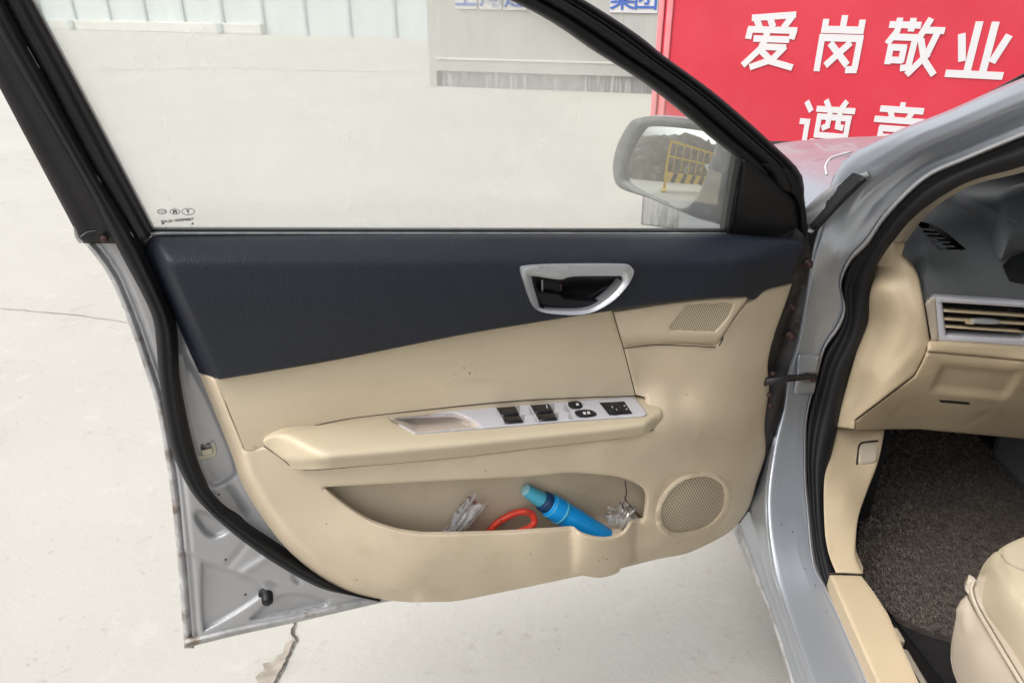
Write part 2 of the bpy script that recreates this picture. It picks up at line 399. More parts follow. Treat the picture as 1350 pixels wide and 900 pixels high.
def loft(name, A, B, mp, m, parent, n=60, k=9, bulge=0.004, prof=None, base=0.0, thick=0.008, back=BACK, label=None):
    """a strip between two edge lines (photo pixels) with a rounded cross-section"""
    A = resamp(A, n); B = resamp(B, n); t = np.linspace(0, 1, k)
    if prof is None: hh = bulge * np.sqrt(np.clip(1 - (2 * t - 1) ** 2, 0, 1))
    elif callable(prof): hh = None
    else: hh = np.interp(t, np.linspace(0, 1, len(prof)), prof)
    U = A[:, None] * (1 - t)[None, :, None] + B[:, None] * t[None, :, None]
    HH = np.tile(hh + base, n) if not callable(prof) else (prof(np.linspace(0, 1, n)[:, None], t[None, :]) + base + np.zeros((n, k))).ravel()
    W = mp(U[..., 0].ravel(), U[..., 1].ravel(), HH).reshape(n, k, 3)
    bk = np.asarray(back) * thick
    ring = np.concatenate([W, W[:, ::-1] * 0 + (W[:, -1:] + bk), W[:, :1] + bk], 1) if False else np.concatenate([W, (W[:, -1] + bk)[:, None], (W[:, 0] + bk)[:, None]], 1)
    kk = k + 2; verts = ring.reshape(-1, 3); faces = []
    for i in range(n - 1):
        for j in range(kk):
            faces.append((i * kk + j, i * kk + (j + 1) % kk, (i + 1) * kk + (j + 1) % kk, (i + 1) * kk + j))
    faces.append(tuple(range(kk))[::-1]); faces.append(tuple((n - 1) * kk + j for j in range(kk)))
    o = obj(name, verts, faces, m, parent, label=label)
    fix_normals(o); return o
def fix_normals(o):
    b = bmesh.new(); b.from_mesh(o.data); bmesh.ops.recalc_face_normals(b, faces=b.faces); b.to_mesh(o.data); b.free()
    return o

def tube_mesh(path, r, seg=10, closed=False):
    P = [Vector(q) for q in path]; n = len(P); vs = []; fs = []
    up = Vector((0.13, 0.2, 0.97))
    for i in range(n):
        d = (P[(i + 1) % n] - P[i - 1]) if closed else (P[min(i + 1, n - 1)] - P[max(i - 1, 0)])
        d.normalize(); a = d.cross(up)
        if a.length < 1e-3: a = d.cross(Vector((1, 0, 0)))
        a.normalize(); b = d.cross(a); up = -b if (-b).dot(up) > 0 else b
        rr = r[i] if hasattr(r, '__len__') else r
        for k in range(seg):
            th = 2 * math.pi * k / seg; vs.append(P[i] + (a * math.cos(th) + b * math.sin(th)) * rr)
    for i in range(n if closed else n - 1):
        for k in range(seg):
            j = (i + 1) % n; fs.append((i * seg + k, i * seg + (k + 1) % seg, j * seg + (k + 1) % seg, j * seg + k))
    if not closed: fs.append(tuple(range(seg))[::-1]); fs.append(tuple((n - 1) * seg + k for k in range(seg)))
    return vs, fs
def tube(name, path, r, m, parent=None, seg=10, closed=False):
    v, f = tube_mesh(path, r, seg, closed); return fix_normals(obj(name, v, f, m, parent))
def lathe(name, p0, p1, prof, m, parent=None, seg=28):
    """profile (distance along p0->p1 in metres, radius)"""
    p0, p1 = Vector(p0), Vector(p1); d = (p1 - p0).normalized()
    return tube(name, [p0 + d * a for a, _ in prof], [r for _, r in prof], m, parent, seg)
def boxes(name, bl, m, parent=None, bevel=0.0, smooth=False):
    b = bmesh.new()
    for (c, s, *rot) in bl:
        r = bmesh.ops.create_cube(b, size=1.0); mt = Matrix.Translation(c) @ (rot[0] if rot else Matrix()) @ Matrix.Diagonal((*s, 1))
        bmesh.ops.transform(b, matrix=mt, verts=r['verts'])
    if bevel: bmesh.ops.bevel(b, geom=b.edges[:], offset=bevel, segments=2, affect='EDGES', profile=0.5)
    me = bpy.data.meshes.new(name); b.to_mesh(me); b.free(); o = bpy.data.objects.new(name, me); COL.objects.link(o); me.materials.append(m)
    if parent is not None: adopt(o, parent)
    return o
def grid_obj(name, G, m, parent=None, label=None, thick=None):
    G = np.asarray(G); a, b = G.shape[:2]
    fs = [(i * b + j, i * b + j + 1, (i + 1) * b + j + 1, (i + 1) * b + j) for i in range(a - 1) for j in range(b - 1)]
    o = obj(name, G.reshape(-1, 3), fs, m, parent, label=label)
    if thick:
        md = o.modifiers.new('solid', 'SOLIDIFY'); md.thickness = thick; md.offset = 0
    return o
def smin(a, b, k): 
    h = np.clip(0.5 + 0.5 * (b - a) / k, 0, 1); return b * (1 - h) + a * h - k * h * (1 - h)
def sstep(a, b, x):
    t = np.clip((np.asarray(x, float) - a) / (b - a), 0, 1); return t * t * (3 - 2 * t)

# ================================================================== THE SETTING
N = 60
def ground():
    xs = np.concatenate([np.linspace(-320, -14, 8), np.linspace(-12, 12, 49), np.linspace(14, 320, 8)])
    ys = np.concatenate([np.linspace(-320, -8, 8), np.linspace(-6, 14, 41), np.linspace(16, 500, 10)])
    G = np.array([[(x, y, 0.0) for y in ys] for x in xs])
    o = grid_obj('ground', G, M['ground']); o['kind'] = 'structure'; return fix_normals(o)
GR = ground()
def strip_on_ground(name, pts, wid, m, z=0.004):
    P = [on_axis(u, v, 'Z', 0.0) for u, v in pts]; vs = []; fs = []
    for i, q in enumerate(P):
        a = P[max(i - 1, 0)]; b = P[min(i + 1, len(P) - 1)]; d = (b - a)[:2]; d /= np.linalg.norm(d); nn = np.array([-d[1], d[0]])
        ww = wid[i] if hasattr(wid, '__len__') else wid; ww *= random.uniform(0.6, 1.4)
        vs += [(*(q[:2] + nn * ww), z), (*(q[:2] - nn * ww), z)]
    for i in range(len(P) - 1): fs.append((2 * i, 2 * i + 1, 2 * i + 3, 2 * i + 2))
    return obj(name, vs, fs, m, GR, smooth=False)
M['crack'] = mat('crack_dark', (0.07, 0.06, 0.052), 0.95, var=0.4, vscale=40)
M['spall'] = mat('spalled_concrete', (0.30, 0.268, 0.225), 0.95, var=0.3, vscale=30, bump=0.8, bscale=60)
M['joint'] = mat('joint_line', (0.335, 0.32, 0.288), 0.95, var=0.2, vscale=10)
jag = lambda pts, n, a: [(u + random.uniform(-a, a), v + random.uniform(-a, a) * 0.6) for u, v in dens(pts, n, False)]
strip_on_ground('crack', jag([(392, 800), (389, 825), (385, 835), (390, 846), (384, 858), (374, 880), (362, 900), (352, 925)], 4, 1.6), 0.0024, M['crack'])
strip_on_ground('joint', jag([(-60, 403), (0, 407), (60, 412), (110, 417), (165, 425), (230, 430)], 9, 1.0), 0.0022, M['joint'])
strip_on_ground('joint', jag([(130, 93), (300, 90), (430, 94), (565, 96)], 12, 0.5), 0.02, M['joint'])
sv = [on_axis(u, v, 'Z', 0.0) for u, v in jag([(386, 842), (382, 862), (370, 884), (356, 915), (333, 920), (340, 902), (336, 894), (348, 884), (345, 876), (360, 872), (366, 864), (374, 862), (377, 850)], 5, 1.8)]
obj('spalled_patch', [(a, b, 0.002) for a, b, c in sv], [tuple(range(len(sv)))], M['spall'], GR, smooth=False)

# ---- pale blue hoarding far behind: panels, posts, kerb
M['hoard'] = mat('pale_blue_sheet', (0.54, 0.61, 0.61), 0.45, var=0.06, vscale=1.2, stretch=(3, 3, 0.4))
M['hoard2'] = mat('pale_blue_post', (0.40, 0.47, 0.48), 0.5, var=0.1, vscale=3)
M['kerb'] = mat('white_kerb', (0.62, 0.62, 0.58), 0.8, var=0.08, vscale=3)
pa = on_axis(60, 38, 'Z', 0.0); pb = on_axis(370, 46, 'Z', 0.0)
hd = (pb - pa); hlen = np.linalg.norm(hd); hd /= hlen; ang = math.atan2(hd[1], hd[0]); hn = np.array([hd[1], -hd[0], 0])
hoard = thing('hoarding', 'pale blue metal site hoarding of ribbed panels on a white kerb', 'fence', tuple(pa))
rot = Matrix.Rotation(ang, 4, 'Z'); pitch_ = hlen / 6.35
for i in range(-9, 12):
    c = pa + hd * pitch_ * (i + 0.5); z0 = 0.24 if i < 6 else 0.0
    boxes('panel', [((c[0], c[1], 1.1 + z0 / 2), (pitch_ * 0.97, 0.04, 2.2 - z0), rot)], M['hoard'], hoard)
    c = pa + hd * pitch_ * i + hn * 0.03
    boxes('post', [((c[0], c[1], 1.1 + z0 / 2), (0.07, 0.08, 2.2 - z0), rot)], M['hoard2'], hoard)
a0 = pa - hd * 9 * pitch_; a1 = pa + hd * 6 * pitch_; cm = (a0 + a1) / 2 + hn * 0.05
boxes('kerb', [((cm[0], cm[1], 0.12), (np.linalg.norm(a1 - a0), 0.30, 0.24), rot)], M['kerb'], hoard, bevel=0.02)
for i in (1, 5):
    c = pa + hd * pitch_ * (i - 0.0) + hn * 0.22
    boxes('bracket', [((c[0], c[1], 0.14), (0.16, 0.06, 0.2), rot)], M['hoard2'], hoard)

def cjk(name, txt, size, origin, xdir, m, parent, off=0.0, ext=0.003, center=True, up=(0, 0, 1)):
    cu = bpy.data.curves.new(name, 'FONT'); cu.body = txt; cu.size = size; cu.offset = off; cu.extrude = ext
    cu.align_x = 'CENTER' if center else 'LEFT'; cu.align_y = 'CENTER'; cu.resolution_u = 3
    o = bpy.data.objects.new(name, cu); COL.objects.link(o)
    x = Vector(xdir).normalized(); y = Vector(up).normalized(); z = x.cross(y)
    mw = Matrix((x, y, z)).transposed().to_4x4(); mw.translation = Vector(origin)
    bpy.context.view_layer.update()
    me = bpy.data.meshes.new_from_object(o.evaluated_get(bpy.context.evaluated_depsgraph_get()))
    # sit the glyph box centre on the origin
    if center and len(me.vertices):
        co = np.array([q.co[:] for q in me.vertices]); mid = (co.min(0) + co.max(0)) / 2
        me.transform(Matrix.Translation((-mid[0], -mid[1], 0)))
    me.transform(mw)
    COL.objects.unlink(o); bpy.data.objects.remove(o)
    q = bpy.data.objects.new(name, me); COL.objects.link(q); me.materials.append(m)
    if parent is not None: adopt(q, parent)
    return q

# ---- grey site cabin behind the window
ca = on_axis(573, 114, 'Z', 0.0); cb = on_axis(848, 124, 'Z', 0.0); cd = cb - ca; cd /= np.linalg.norm(cd); cn = np.array([cd[1], -cd[0], 0]); cang = Matrix.Rotation(math.atan2(cd[1], cd[0]), 4, 'Z')
M['cabin'] = mat('grey_cabin_sheet', (0.40, 0.40, 0.375), 0.5, var=0.08, vscale=1.3, stretch=(4, 4, 0.25))
M['plinth'] = mat('dirty_plinth', (0.16, 0.16, 0.165), 0.8, var=0.35, vscale=5, stretch=(6, 6, 0.4), col2=(0.34, 0.34, 0.33), c2scale=3, c2amt=(0.5, 0.62))
M['blue'] = mat('blue_paint', (0.05, 0.12, 0.42), 0.5)
cabin = thing('site_cabin', 'long grey site cabin with blue characters above a dirty dark plinth', 'cabin', tuple(ca))
CL = 4.6
def cbox(name, s0, s1, z0, z1, dn, th, m):
    c = ca + cd * (s0 + s1) / 2 + cn * dn; return boxes(name, [((c[0] - cn[0] * th / 2, c[1] - cn[1] * th / 2, (z0 + z1) / 2), (s1 - s0, th, z1 - z0), cang)], m, cabin)
cbox('plinth', 0.10, CL, 0.0, 0.19, -0.02, 2.2, M['plinth'])
for i in range(4): cbox('wall_panel', 0.03 + i * CL / 4, 0.03 + (i + 1) * CL / 4 - 0.002, 0.19, 2.5, 0.01, 0.06, M['cabin'])
cbox('wall_core', 0.05, CL, 0.19, 2.5, -0.06, 2.1, M['cabin'])
cbox('trim_rail', 0.03, CL, 0.325, 0.345, 0.022, 0.012, M['kerb'])
cbox('corner_post', -0.06, 0.03, 0.0, 2.5, 0.0, 2.2, M['cabin'])
cbox('roof_edge', -0.1, CL + 0.05, 2.5, 2.6, 0.06, 2.4, M['hoard2'])
for ch, u in (('上', 614), ('海', 646), ('建', 679), ('集', 821), ('团', 852)):
    o_ = on_plane(u, -8 + (u - 614) * 0.018, ca + cn * 0.026, cn); 
    boxes('character_plate', [((*(o_[:2] - cn[:2] * 0.006), o_[2]), (0.275, 0.012, 0.33), cang)], M['white'], cabin)
    cjk('character', ch, 0.29, o_ + cn * 0.004, cd, M['blue'], cabin, off=0.0025)

# ---- red slogan wall
bl = on_axis(846, 294, 'Z', 0.0); byaw = R(-27.8); bd_ = np.array([math.cos(byaw), math.sin(byaw), 0]); bn = np.array([bd_[1], -bd_[0], 0]); brot = Matrix.Rotation(byaw, 4, 'Z')
M['red'] = mat('red_banner', (0.50, 0.020, 0.040), 0.5, var=0.05, vscale=1.5, bump=0.1, bscale=20, col2=(0.53, 0.034, 0.058), c2scale=2.5, c2amt=(0.4, 0.7))
M['red_edge'] = mat('faded_red_edge', (0.68, 0.22, 0.24), 0.6, var=0.15, vscale=10)
banner = thing('slogan_wall', 'tall red slogan wall with big white characters on a grey base', 'billboard', tuple(bl))
def bbox(name, s0, s1, z0, z1, dn, th, m, bevel=0):
    c = bl + bd_ * (s0 + s1) / 2 + bn * (dn - th / 2); return boxes(name, [((c[0], c[1], (z0 + z1) / 2), (s1 - s0, th, z1 - z0), brot)], m, banner, bevel)
bbox('base', 0.0, 4.6, 0.0, 0.22, 0.03, 0.30, M['concrete'], 0.01)
bbox('board', 0.035, 4.6, 0.22, 1.95, 0.0, 0.10, M['red'])
bbox('edge_strip', 0.0, 0.030, 0.22, 1.95, 0.006, 0.12, M['red_edge'], 0.006)
bbox('edge_strip', 0.045, 0.075, 0.22, 1.95, 0.010, 0.012, M['red_edge'], 0.004)
WT = M['white']
def stroke_char(strokes, wd, u, v, wpx, hpx):
    """bold painted character: every stroke a flat bar in the plane of the wall"""
    o_ = on_plane(u, v, bl, bn); a = on_plane(u - wpx / 2, v, bl, bn); b = on_plane(u + wpx / 2, v, bl, bn); t_ = on_plane(u, v - hpx / 2, bl, bn); d_ = on_plane(u, v + hpx / 2, bl, bn)
    sw_ = np.linalg.norm(b - a) / 100; sh_ = np.linalg.norm(t_ - d_) / 100; vs = []; fs = []
    for k, st in enumerate(strokes):
        st = np.array(st, float); lift = 0.003 + 0.0002 * k
        for q in range(len(st) - 1):
            p0, p1 = st[q], st[q + 1]; d = (p1 - p0) / np.linalg.norm(p1 - p0); nn = np.array([-d[1], d[0]]) * wd / 2
            if q: p0 = p0 - d * wd * 0.42
            c4 = [p0 + nn, p0 - nn, p1 - nn, p1 + nn]; base = len(vs)
            for h in (lift + 0.00004 * q, -0.001):
                for c in c4: vs.append(o_ + bd_ * (c[0] - 50) * sw_ + np.array([0, 0, (c[1] - 50) * sh_]) + bn * h)
            fs += [(base, base + 1, base + 2, base + 3)] + [(base + x, base + (x + 1) % 4, base + 4 + (x + 1) % 4, base + 4 + x) for x in range(4)]
    return fix_normals(obj('character', vs, fs, WT, banner, smooth=False))
CH = {'ai': [[(10, 89), (89, 96)], [(19, 87), (27, 72)], [(44, 88), (51, 74)], [(82, 92), (70, 73)], [(5, 69), (95, 69)], [(10, 70), (8, 52)], [(90, 70), (87, 54)], [(18, 53), (84, 53)], [(43, 68), (36, 38), (4, 4)], [(30, 39), (80, 39)], [(78, 41), (58, 17), (18, 1)], [(34, 33), (58, 13), (97, 4)]],
      'gang': [[(50, 99), (50, 73)], [(14, 92), (14, 68)], [(8, 74), (92, 74)], [(86, 92), (86, 68)], [(12, 64), (12, 0)], [(6, 60), (94, 60)], [(88, 62), (88, 6), (70, 5)], [(30, 51), (72, 13)], [(71, 53), (28, 11)]],
      'jing': [[(0, 87), (57, 87)], [(17, 99), (17, 76)], [(41, 99), (41, 76)], [(18, 78), (3, 54)], [(12, 66), (57, 66)], [(52, 68), (50, 14), (36, 12)], [(11, 53), (11, 18)], [(8, 48), (40, 48)], [(35, 50), (35, 22)], [(8, 26), (38, 26)], [(72, 99), (56, 60)], [(65, 79), (100, 79)], [(89, 78), (78, 36), (50, 1)], [(62, 64), (76, 28), (99, 3)]],
      'ye': [[(37, 98), (37, 8)], [(64, 98), (64, 8)], [(12, 77), (24, 30)], [(92, 77), (75, 30)], [(0, 8), (100, 8)]],
      'zun': [[(7, 95), (19, 79)], [(0, 62), (20, 62)], [(15, 64), (15, 18)], [(17, 20), (2, 3)], [(10, 15), (30, 6), (100, 4)], [(43, 99), (51, 87)], [(82, 99), (74, 87)], [(28, 84), (100, 84)], [(36, 76), (36, 38)], [(32, 72), (96, 72)], [(91, 74), (91, 38)], [(33, 42), (94, 42)], [(55, 84), (54, 58), (44, 53)], [(73, 84), (73, 58), (84, 56)], [(26, 30), (100, 30)], [(78, 40), (78, 13), (64, 12)], [(44, 27), (54, 15)]],
      'zhang': [[(50, 100), (50, 88)], [(9, 88), (91, 88)], [(29, 86), (36, 73)], [(71, 86), (64, 73)], [(2, 71), (98, 71)], [(19, 60), (19, 27)], [(15, 57), (85, 57)], [(81, 59), (81, 27)], [(17, 43), (82, 43)], [(15, 30), (85, 30)], [(3, 15), (97, 15)], [(50, 31), (50, -3)]]}
for k, wd, u, v, wp, hp_ in (('ai', 11.5, 1016, 54, 72, 74), ('gang', 12.5, 1107.5, 58, 66, 75), ('jing', 11.5, 1203, 62, 74, 75), ('ye', 13, 1292, 66.5, 78, 76), ('zun', 9.5, 1087, 172, 70, 80), ('zhang', 10, 1182, 176, 70, 80)):
    stroke_char(CH[k], wd, u, v, wp, hp_)

# ================================================================== THE CAR
car = thing('car', 'silver sedan with its beige driver door swung wide open', 'car', (1.27, 0.2, 0.0))
P_ = lambda n: part(n, car)

# ---- door metal shell
rear_edge = cr([(110, 319), (142, 362), (167, 419), (188, 479), (204, 529), (214, 580), (226, 658), (235, 751), (243, 854)], 5)
bottom_edge = np.array([(243, 854), (303, 839), (399, 818), (498, 795), (560, 784), (700, 752), (850, 715), (960, 680)])
front_edge = cr([(970, 650), (985, 590), (992, 536), (998, 493), (1005, 454), (1015, 397), (1026, 340), (1032, 316)], 4)
shell_out = list(rear_edge) + list(bottom_edge[1:]) + list(front_edge) + [(700, 312), (200, 312)]
triA = cr([(266.7, 748), (275, 745), (340, 769), (340, 787), (278, 825), (268, 820)], 4, True)
triB = cr([(375, 783), (427, 788), (431, 793), (424, 799), (341, 815), (335, 810)], 4, True)
plate = cr([(238, 470), (262, 500), (290, 560), (310, 610), (308, 626), (280, 640), (264, 610), (246, 540)], 4, True)
dimple = cr([(258, 681), (267, 673), (300, 694), (287, 706), (272, 702)], 4, True)
notch = cr([(384, 757), (392, 756), (398, 768), (390, 768)], 3, True)
ridge = np.array([(226, 722), (251, 729), (320, 756.7), (362, 769), (442, 783), (520, 792)])
def rec(poly, q, wd):                      # 1 deep inside the polygon, 0 outside
    d = dist(poly, q); s = np.where(inside(poly, q), d, -d); return sstep(-wd / 2, wd / 2, s)
def shell_h(u, v):
    q = np.stack([u, v], -1)
    h = -0.0085 * rec(triA, q, 5) - 0.0085 * rec(triB, q, 5) - 0.011 * rec(plate, q, 9) - 0.010 * rec(dimple, q, 9) - 0.004 * rec(notch, q, 4)
    yl = np.interp(u, ridge[:, 0], ridge[:, 1]); h = h + 0.007 * sstep(3, -3, v - yl) * sstep(225, 250, u)
    d = dist(np.array([(300, 745), (324, 716)]), q, False); h = h - 0.004 * np.exp(-(d / 4) ** 2)
    d = dist(np.array([(318, 756), (352, 735)]), q, False); h = h + 0.005 * np.exp(-(d / 5) ** 2)
    d = dist(np.array([(300, 648), (318, 676)]), q, False); h = h - 0.007 * np.exp(-(d / 8) ** 2)
    d = dist(rear_edge, q, False); h = h - 0.006 * np.exp(-((d - 17) / 3.0) ** 2) - 0.010 * sstep(14, 9, d)
    return h
shell = panel('door', shell_out, door_map(-0.030), M['shell'], car, step=3, hf=shell_h, thick=0.012, label='silver painted metal frame of the open door')
door = shell
# outer skin, curved, closing the door box
vs = []
so = dens(shell_out, 25); OUT = []
W0 = dpos(so[:, 0], so[:, 1], -0.042)
s_, z_ = dcoord(W0)
nb = 8; zmin, zmax = z_.min(), z_.max()
bulge_out = lambda z: -0.075 - 0.055 * np.sin(np.clip((z - 0.2) / (0.97 - 0.2), 0, 1) * math.pi) ** 0.8
skin_v = list(W0) + [DP + DE * s + np.array([0, 0, z]) - DP * np.array([0, 0, 1]) + DN * (bulge_out(z) + 0.03) for s, z in zip(s_, z_)]
n0 = len(so); skin_f = [(i, (i + 1) % n0, n0 + (i + 1) % n0, n0 + i) for i in range(n0)]
cen = DP + DE * s_.mean() + np.array([0, 0, z_.mean()]) + DN * (-0.115); skin_v.append(cen)
skin_f += [(n0 + i, n0 + (i + 1) % n0, 2 * n0) for i in range(n0)]
fix_normals(obj('outer_skin', skin_v, skin_f, M['silver'], door))
# hem flanges
shift = lambda pts, dx, dy: [(a + dx, b + dy) for a, b in pts]
loft('rear_hem', rear_edge, shift(rear_edge, 13, 0), door_map(-0.036), M['hem'], door, n=70, k=7, prof=[0, 0.004, 0.0045, 0.001, -0.003], thick=0.01)
loft('bottom_hem', bottom_edge, shift(bottom_edge, 0, -12), door_map(-0.028), M['hem'], door, n=90, k=9, prof=[-0.006, 0.001, 0.0035, 0.0035, 0.002, -0.001, -0.004], thick=0.012)
# weatherstrip round the door
seal_l = [(-120, -190), (-60, -70), (0, 46), (107, 231), (153, 323), (192, 397), (204, 433), (210, 500), (223, 580), (235, 616), (257, 655), (292, 690), (328, 719), (370, 747), (420, 774), (459, 784), (500, 793)]
seal_r = [(-88, -190), (-30, -70), (19, 30), (60, 105), (117, 213), (183, 320), (188, 330), (224, 411), (233, 451), (236, 507), (250, 580), (266, 633), (285, 665), (321, 694), (363, 722), (413, 754), (463, 781), (503, 790)]
def zipped(L, Rr, n=140):
    return resamp(cr(L, 6), n), resamp(cr(Rr, 6), n)
sl, sr = zipped(seal_l, seal_r)
loft('weatherstrip', sl, sr, mixed_map(0.004), M['rubber'], door, n=140, k=11, prof=[0, 0.009, 0.012, 0.011, 0.0095, 0.011, 0.010, 0.003, 0.001], thick=0.02)
def strip_line(parent, name, pts, wpx, mp, m, bulge=0.002, base=0.0, thick=0.002):
    P = cr(pts, 4); d = np.gradient(P, axis=0); nn = np.stack([-d[:, 1], d[:, 0]], -1); nn /= np.linalg.norm(nn, axis=1)[:, None]
    return loft(name, P - nn * wpx / 2, P + nn * wpx / 2, mp, m, parent, n=max(12, len(P)), k=5, bulge=bulge, base=base, thick=thick)
# latch hole with cream clip, buffers
boxm = lambda pts: pts
panel('latch_hole', [(256, 587), (277, 583), (281, 600), (262, 603)], door_map(-0.034), M['gloss_black'], door, step=5, thick=0.002)
strip_line(door, 'latch_clip', [(256, 588), (259, 598), (264, 603), (276, 601), (283, 598), (282, 588), (279, 583)], 4.5, door_map(-0.0325), M['cream'], 0.003)
panel('latch_block', [(266, 594), (279, 591), (281, 599), (268, 601)], door_map(-0.0315), M['cream'], door, step=3, thick=0.002)
bp = dpos(352, 781, -0.036); lathe('rubber_buffer', bp, bp + DN * 0.03 + np.array([0, 0, -0.004]), [(0, 0.013), (0.004, 0.013), (0.006, 0.009), (0.018, 0.0085), (0.021, 0.0055), (0.0212, 0.003), (0.017, 0.002)], M['black'], door)
panel('drain_hole', [(267, 829), (273, 828), (274, 836), (268, 837)], door_map(-0.0335), M['gloss_black'], door, step=3, thick=0.001)
for u, v in ((287, 651), (322, 783), (312, 692), (296, 737)):
    panel('paint_chip', cr([(u, v), (u + 2.4, v - 1), (u + 3, v + 1), (u + 1, v + 2)], 2, True), door_map(lambda a, b: -0.0295 + shell_h(np.ravel(a), np.ravel(b)).reshape(np.shape(a))), M['grease'], door, step=2, thick=0.0005)
# front end of the door: hinge side
end_out = [(1050, 300), (1065, 316), (1071, 334), (1061, 397), (1050, 454), (1038, 493), (1032, 536), (1022, 596), (1011, 640), (975, 690), (955, 685), (985, 600), (990, 480), (1015, 380), (1030, 320)]
panel('hinge_side_face', end_out, door_map(-0.014), M['grease'], door, step=8, hf=lambda u, v: -0.006 * np.sin(u * 0.2 + v * 0.06), thick=0.05)
for u, v, r in ((1064, 347, 0.0065), (1041, 441, 0.0065), (1042, 403, 0.0045)):
    q = dpos(u, v, -0.016); b_ = lathe('hinge_bolt', q, q + DN * 0.02 - DE * 0.004, [(0, r * 1.25), (0.004, r * 1.25), (0.0042, r * 0.8), (0.011, r * 0.8), (0.013, r * 0.5), (0.0131, 0.001)], M['bolt'], door, 8)
for u, v in ((1014, 520), (1018, 492), (1015, 534)):
    q = dpos(u, v, 0.0); lathe('hinge_bolt', q, q + DN * 0.012, [(0, 0.005), (0.003, 0.005), (0.0032, 0.0033), (0.006, 0.0033), (0.0061, 0.001)], M['bolt'], door, 8)
ck0 = dpos(1008, 503, 0.002); ck1 = on_axis(1075, 496, 'Y', 1.125)
tube('check_strap', [ck0, ck0 * 0.6 + ck1 * 0.4 + np.array([0, 0, 0.002]), ck1], [0.0075, 0.0068, 0.005], M['grease'], door, 8)

# ---- window frame
frame = P_('window_frame')
chan_l = [(-88, -190), (-30, -70), (19, 30), (60, 105), (117, 213), (183, 320)]
chan_r = [(-62, -190), (0, -70), (39, 0), (85, 85), (142, 192), (203, 309)]
loft('glass_channel', cr(chan_l, 6), cr(chan_r, 6), win_map(0.0), M['pillar_black'], frame, n=60, k=11, prof=[-0.004, 0.004, 0.004, 0.004, 0.005, 0.004, -0.001, 0.002, 0.001], thick=0.02)
app_l = [(-230, -250), (-160, -190), (0, 117), (97, 300), (102, 312), (110, 321)]
app_r = [(-150, -250), (-118, -190), (4, 46), (110, 231), (148, 302), (156, 321)]
loft('pillar_cover', cr(app_l, 5), cr(app_r, 5), win_map(-0.01), M['pillar_black'], frame, n=60, k=9, prof=[-0.004, 0.002, 0.0025, 0.001, 0.001, 0.003, 0.003, 0.003], thick=0.035)
q = wpos(138, 314, -0.004); lathe('frame_screw', q, q + WN * 0.006, [(0, 0.0045), (0.003, 0.0045), (0.0045, 0.002)], M['bolt'], frame, 10)
for pts in ([(66, 128), (88, 165), (108, 205)], [(128, 232), (150, 272), (176, 312)], [(36, 62), (52, 90)]):
    strip_line(frame, 'paint_wear', pts, 0.9, win_map(0.0052), M['hem'], 0.0004, thick=0.0005)
strip_line(frame, 'frame_scuff', [(106, 312), (115, 306), (127, 304)], 0.7, win_map(-0.0075), M['hem'], 0.0005, thick=0.0005)
panel('frame_scuff', cr([(97, 299), (100, 303), (104, 314), (109, 318), (105, 321), (99, 312)], 3, True), win_map(-0.0075), M['hem'], frame, step=3, thick=0.001)
# sloping front frame
fi = [(-62, -190), (60, -172), (250, -142), (420, -100), (560, -56), (677, 0), (734, 30), (788, 67), (845, 103), (892, 138), (943, 182), (982, 212), (1003, 236)]
fo = [(-120, -250), (60, -236), (250, -206), (420, -166), (600, -100), (770, 0), (841, 46), (877, 75), (935, 117), (978, 153), (1021, 192), (1056, 228), (1060, 262)]
fi, fo = cr(fi, 6), cr(fo, 6)
mid = lambda t: resamp(fi, 90) * (1 - t) + resamp(fo, 90) * t
loft('front_frame_channel', mid(0), mid(0.34), win_map(0.0), M['rubber'], frame, n=90, k=9, prof=[-0.002, 0.003, 0.004, 0.003, 0.004, 0.004, -0.003], thick=0.02)
loft('front_frame', mid(0.345), mid(0.72), win_map(0.0), M['black'], frame, n=90, k=9, prof=[-0.003, 0.006, 0.010, 0.012, 0.012, 0.011, 0.008], thick=0.03)
loft('front_frame_seal', mid(0.72), mid(1.0), win_map(0.0), M['rubber'], frame, n=90, k=11, prof=[0.008, 0.012, 0.010, 0.004, 0.0095, 0.0125, 0.012, 0.009, 0.002], thick=0.03)
# mirror triangle
sail = cr([(964, 312), (966, 300), (972, 250), (978, 213), (984, 209), (1003, 232), (1030, 262), (1046, 285), (1055, 305), (1058, 318), (1020, 318)], 4, True)
panel('mirror_triangle', [(963, 306), (978, 212), (982, 208), (1000, 222), (1030, 244), (1050, 264), (1060, 318), (980, 318), (964, 313)], win_map(0.004), M['black'], frame, step=6, roll=(7, 0.006), thick=0.03, hf=lambda u, v: 0.004 * np.sin(np.clip((u - 960) / 100, 0, 1) * 3.1))
strip_line(frame, 'quarter_seal', [(961, 308), (968, 262), (977, 212)], 4, win_map(0.006), M['rubber'], 0.003, thick=0.01)
loft('front_corner_seal', cr([(1003, 215), (1030, 240), (1050, 262), (1056, 290), (1056, 330)], 5), cr([(1050, 225), (1058, 245), (1062, 275), (1065, 305), (1064, 335)], 5), win_map(0.002), M['rubber'], frame, n=40, k=9, prof=[0, 0.008, 0.010, 0.006, 0.009, 0.009, 0.003], thick=0.03)
# glass
gl_out = list(cr([(200, 308), (142, 196), (85, 90), (39, 5), (-2, -70), (-62, -185)], 4)) + list(cr([(-60, -186), (60, -168), (250, -138), (420, -96), (560, -52), (677, 4), (734, 34), (788, 71), (845, 107), (892, 142), (943, 186), (980, 214)], 4)) + [(963, 308)]
pane = panel('window_glass', gl_out, win_map(-0.008), M['glass'], car, step=25, thick=0.0035, label='dusty side window glass of the open door')
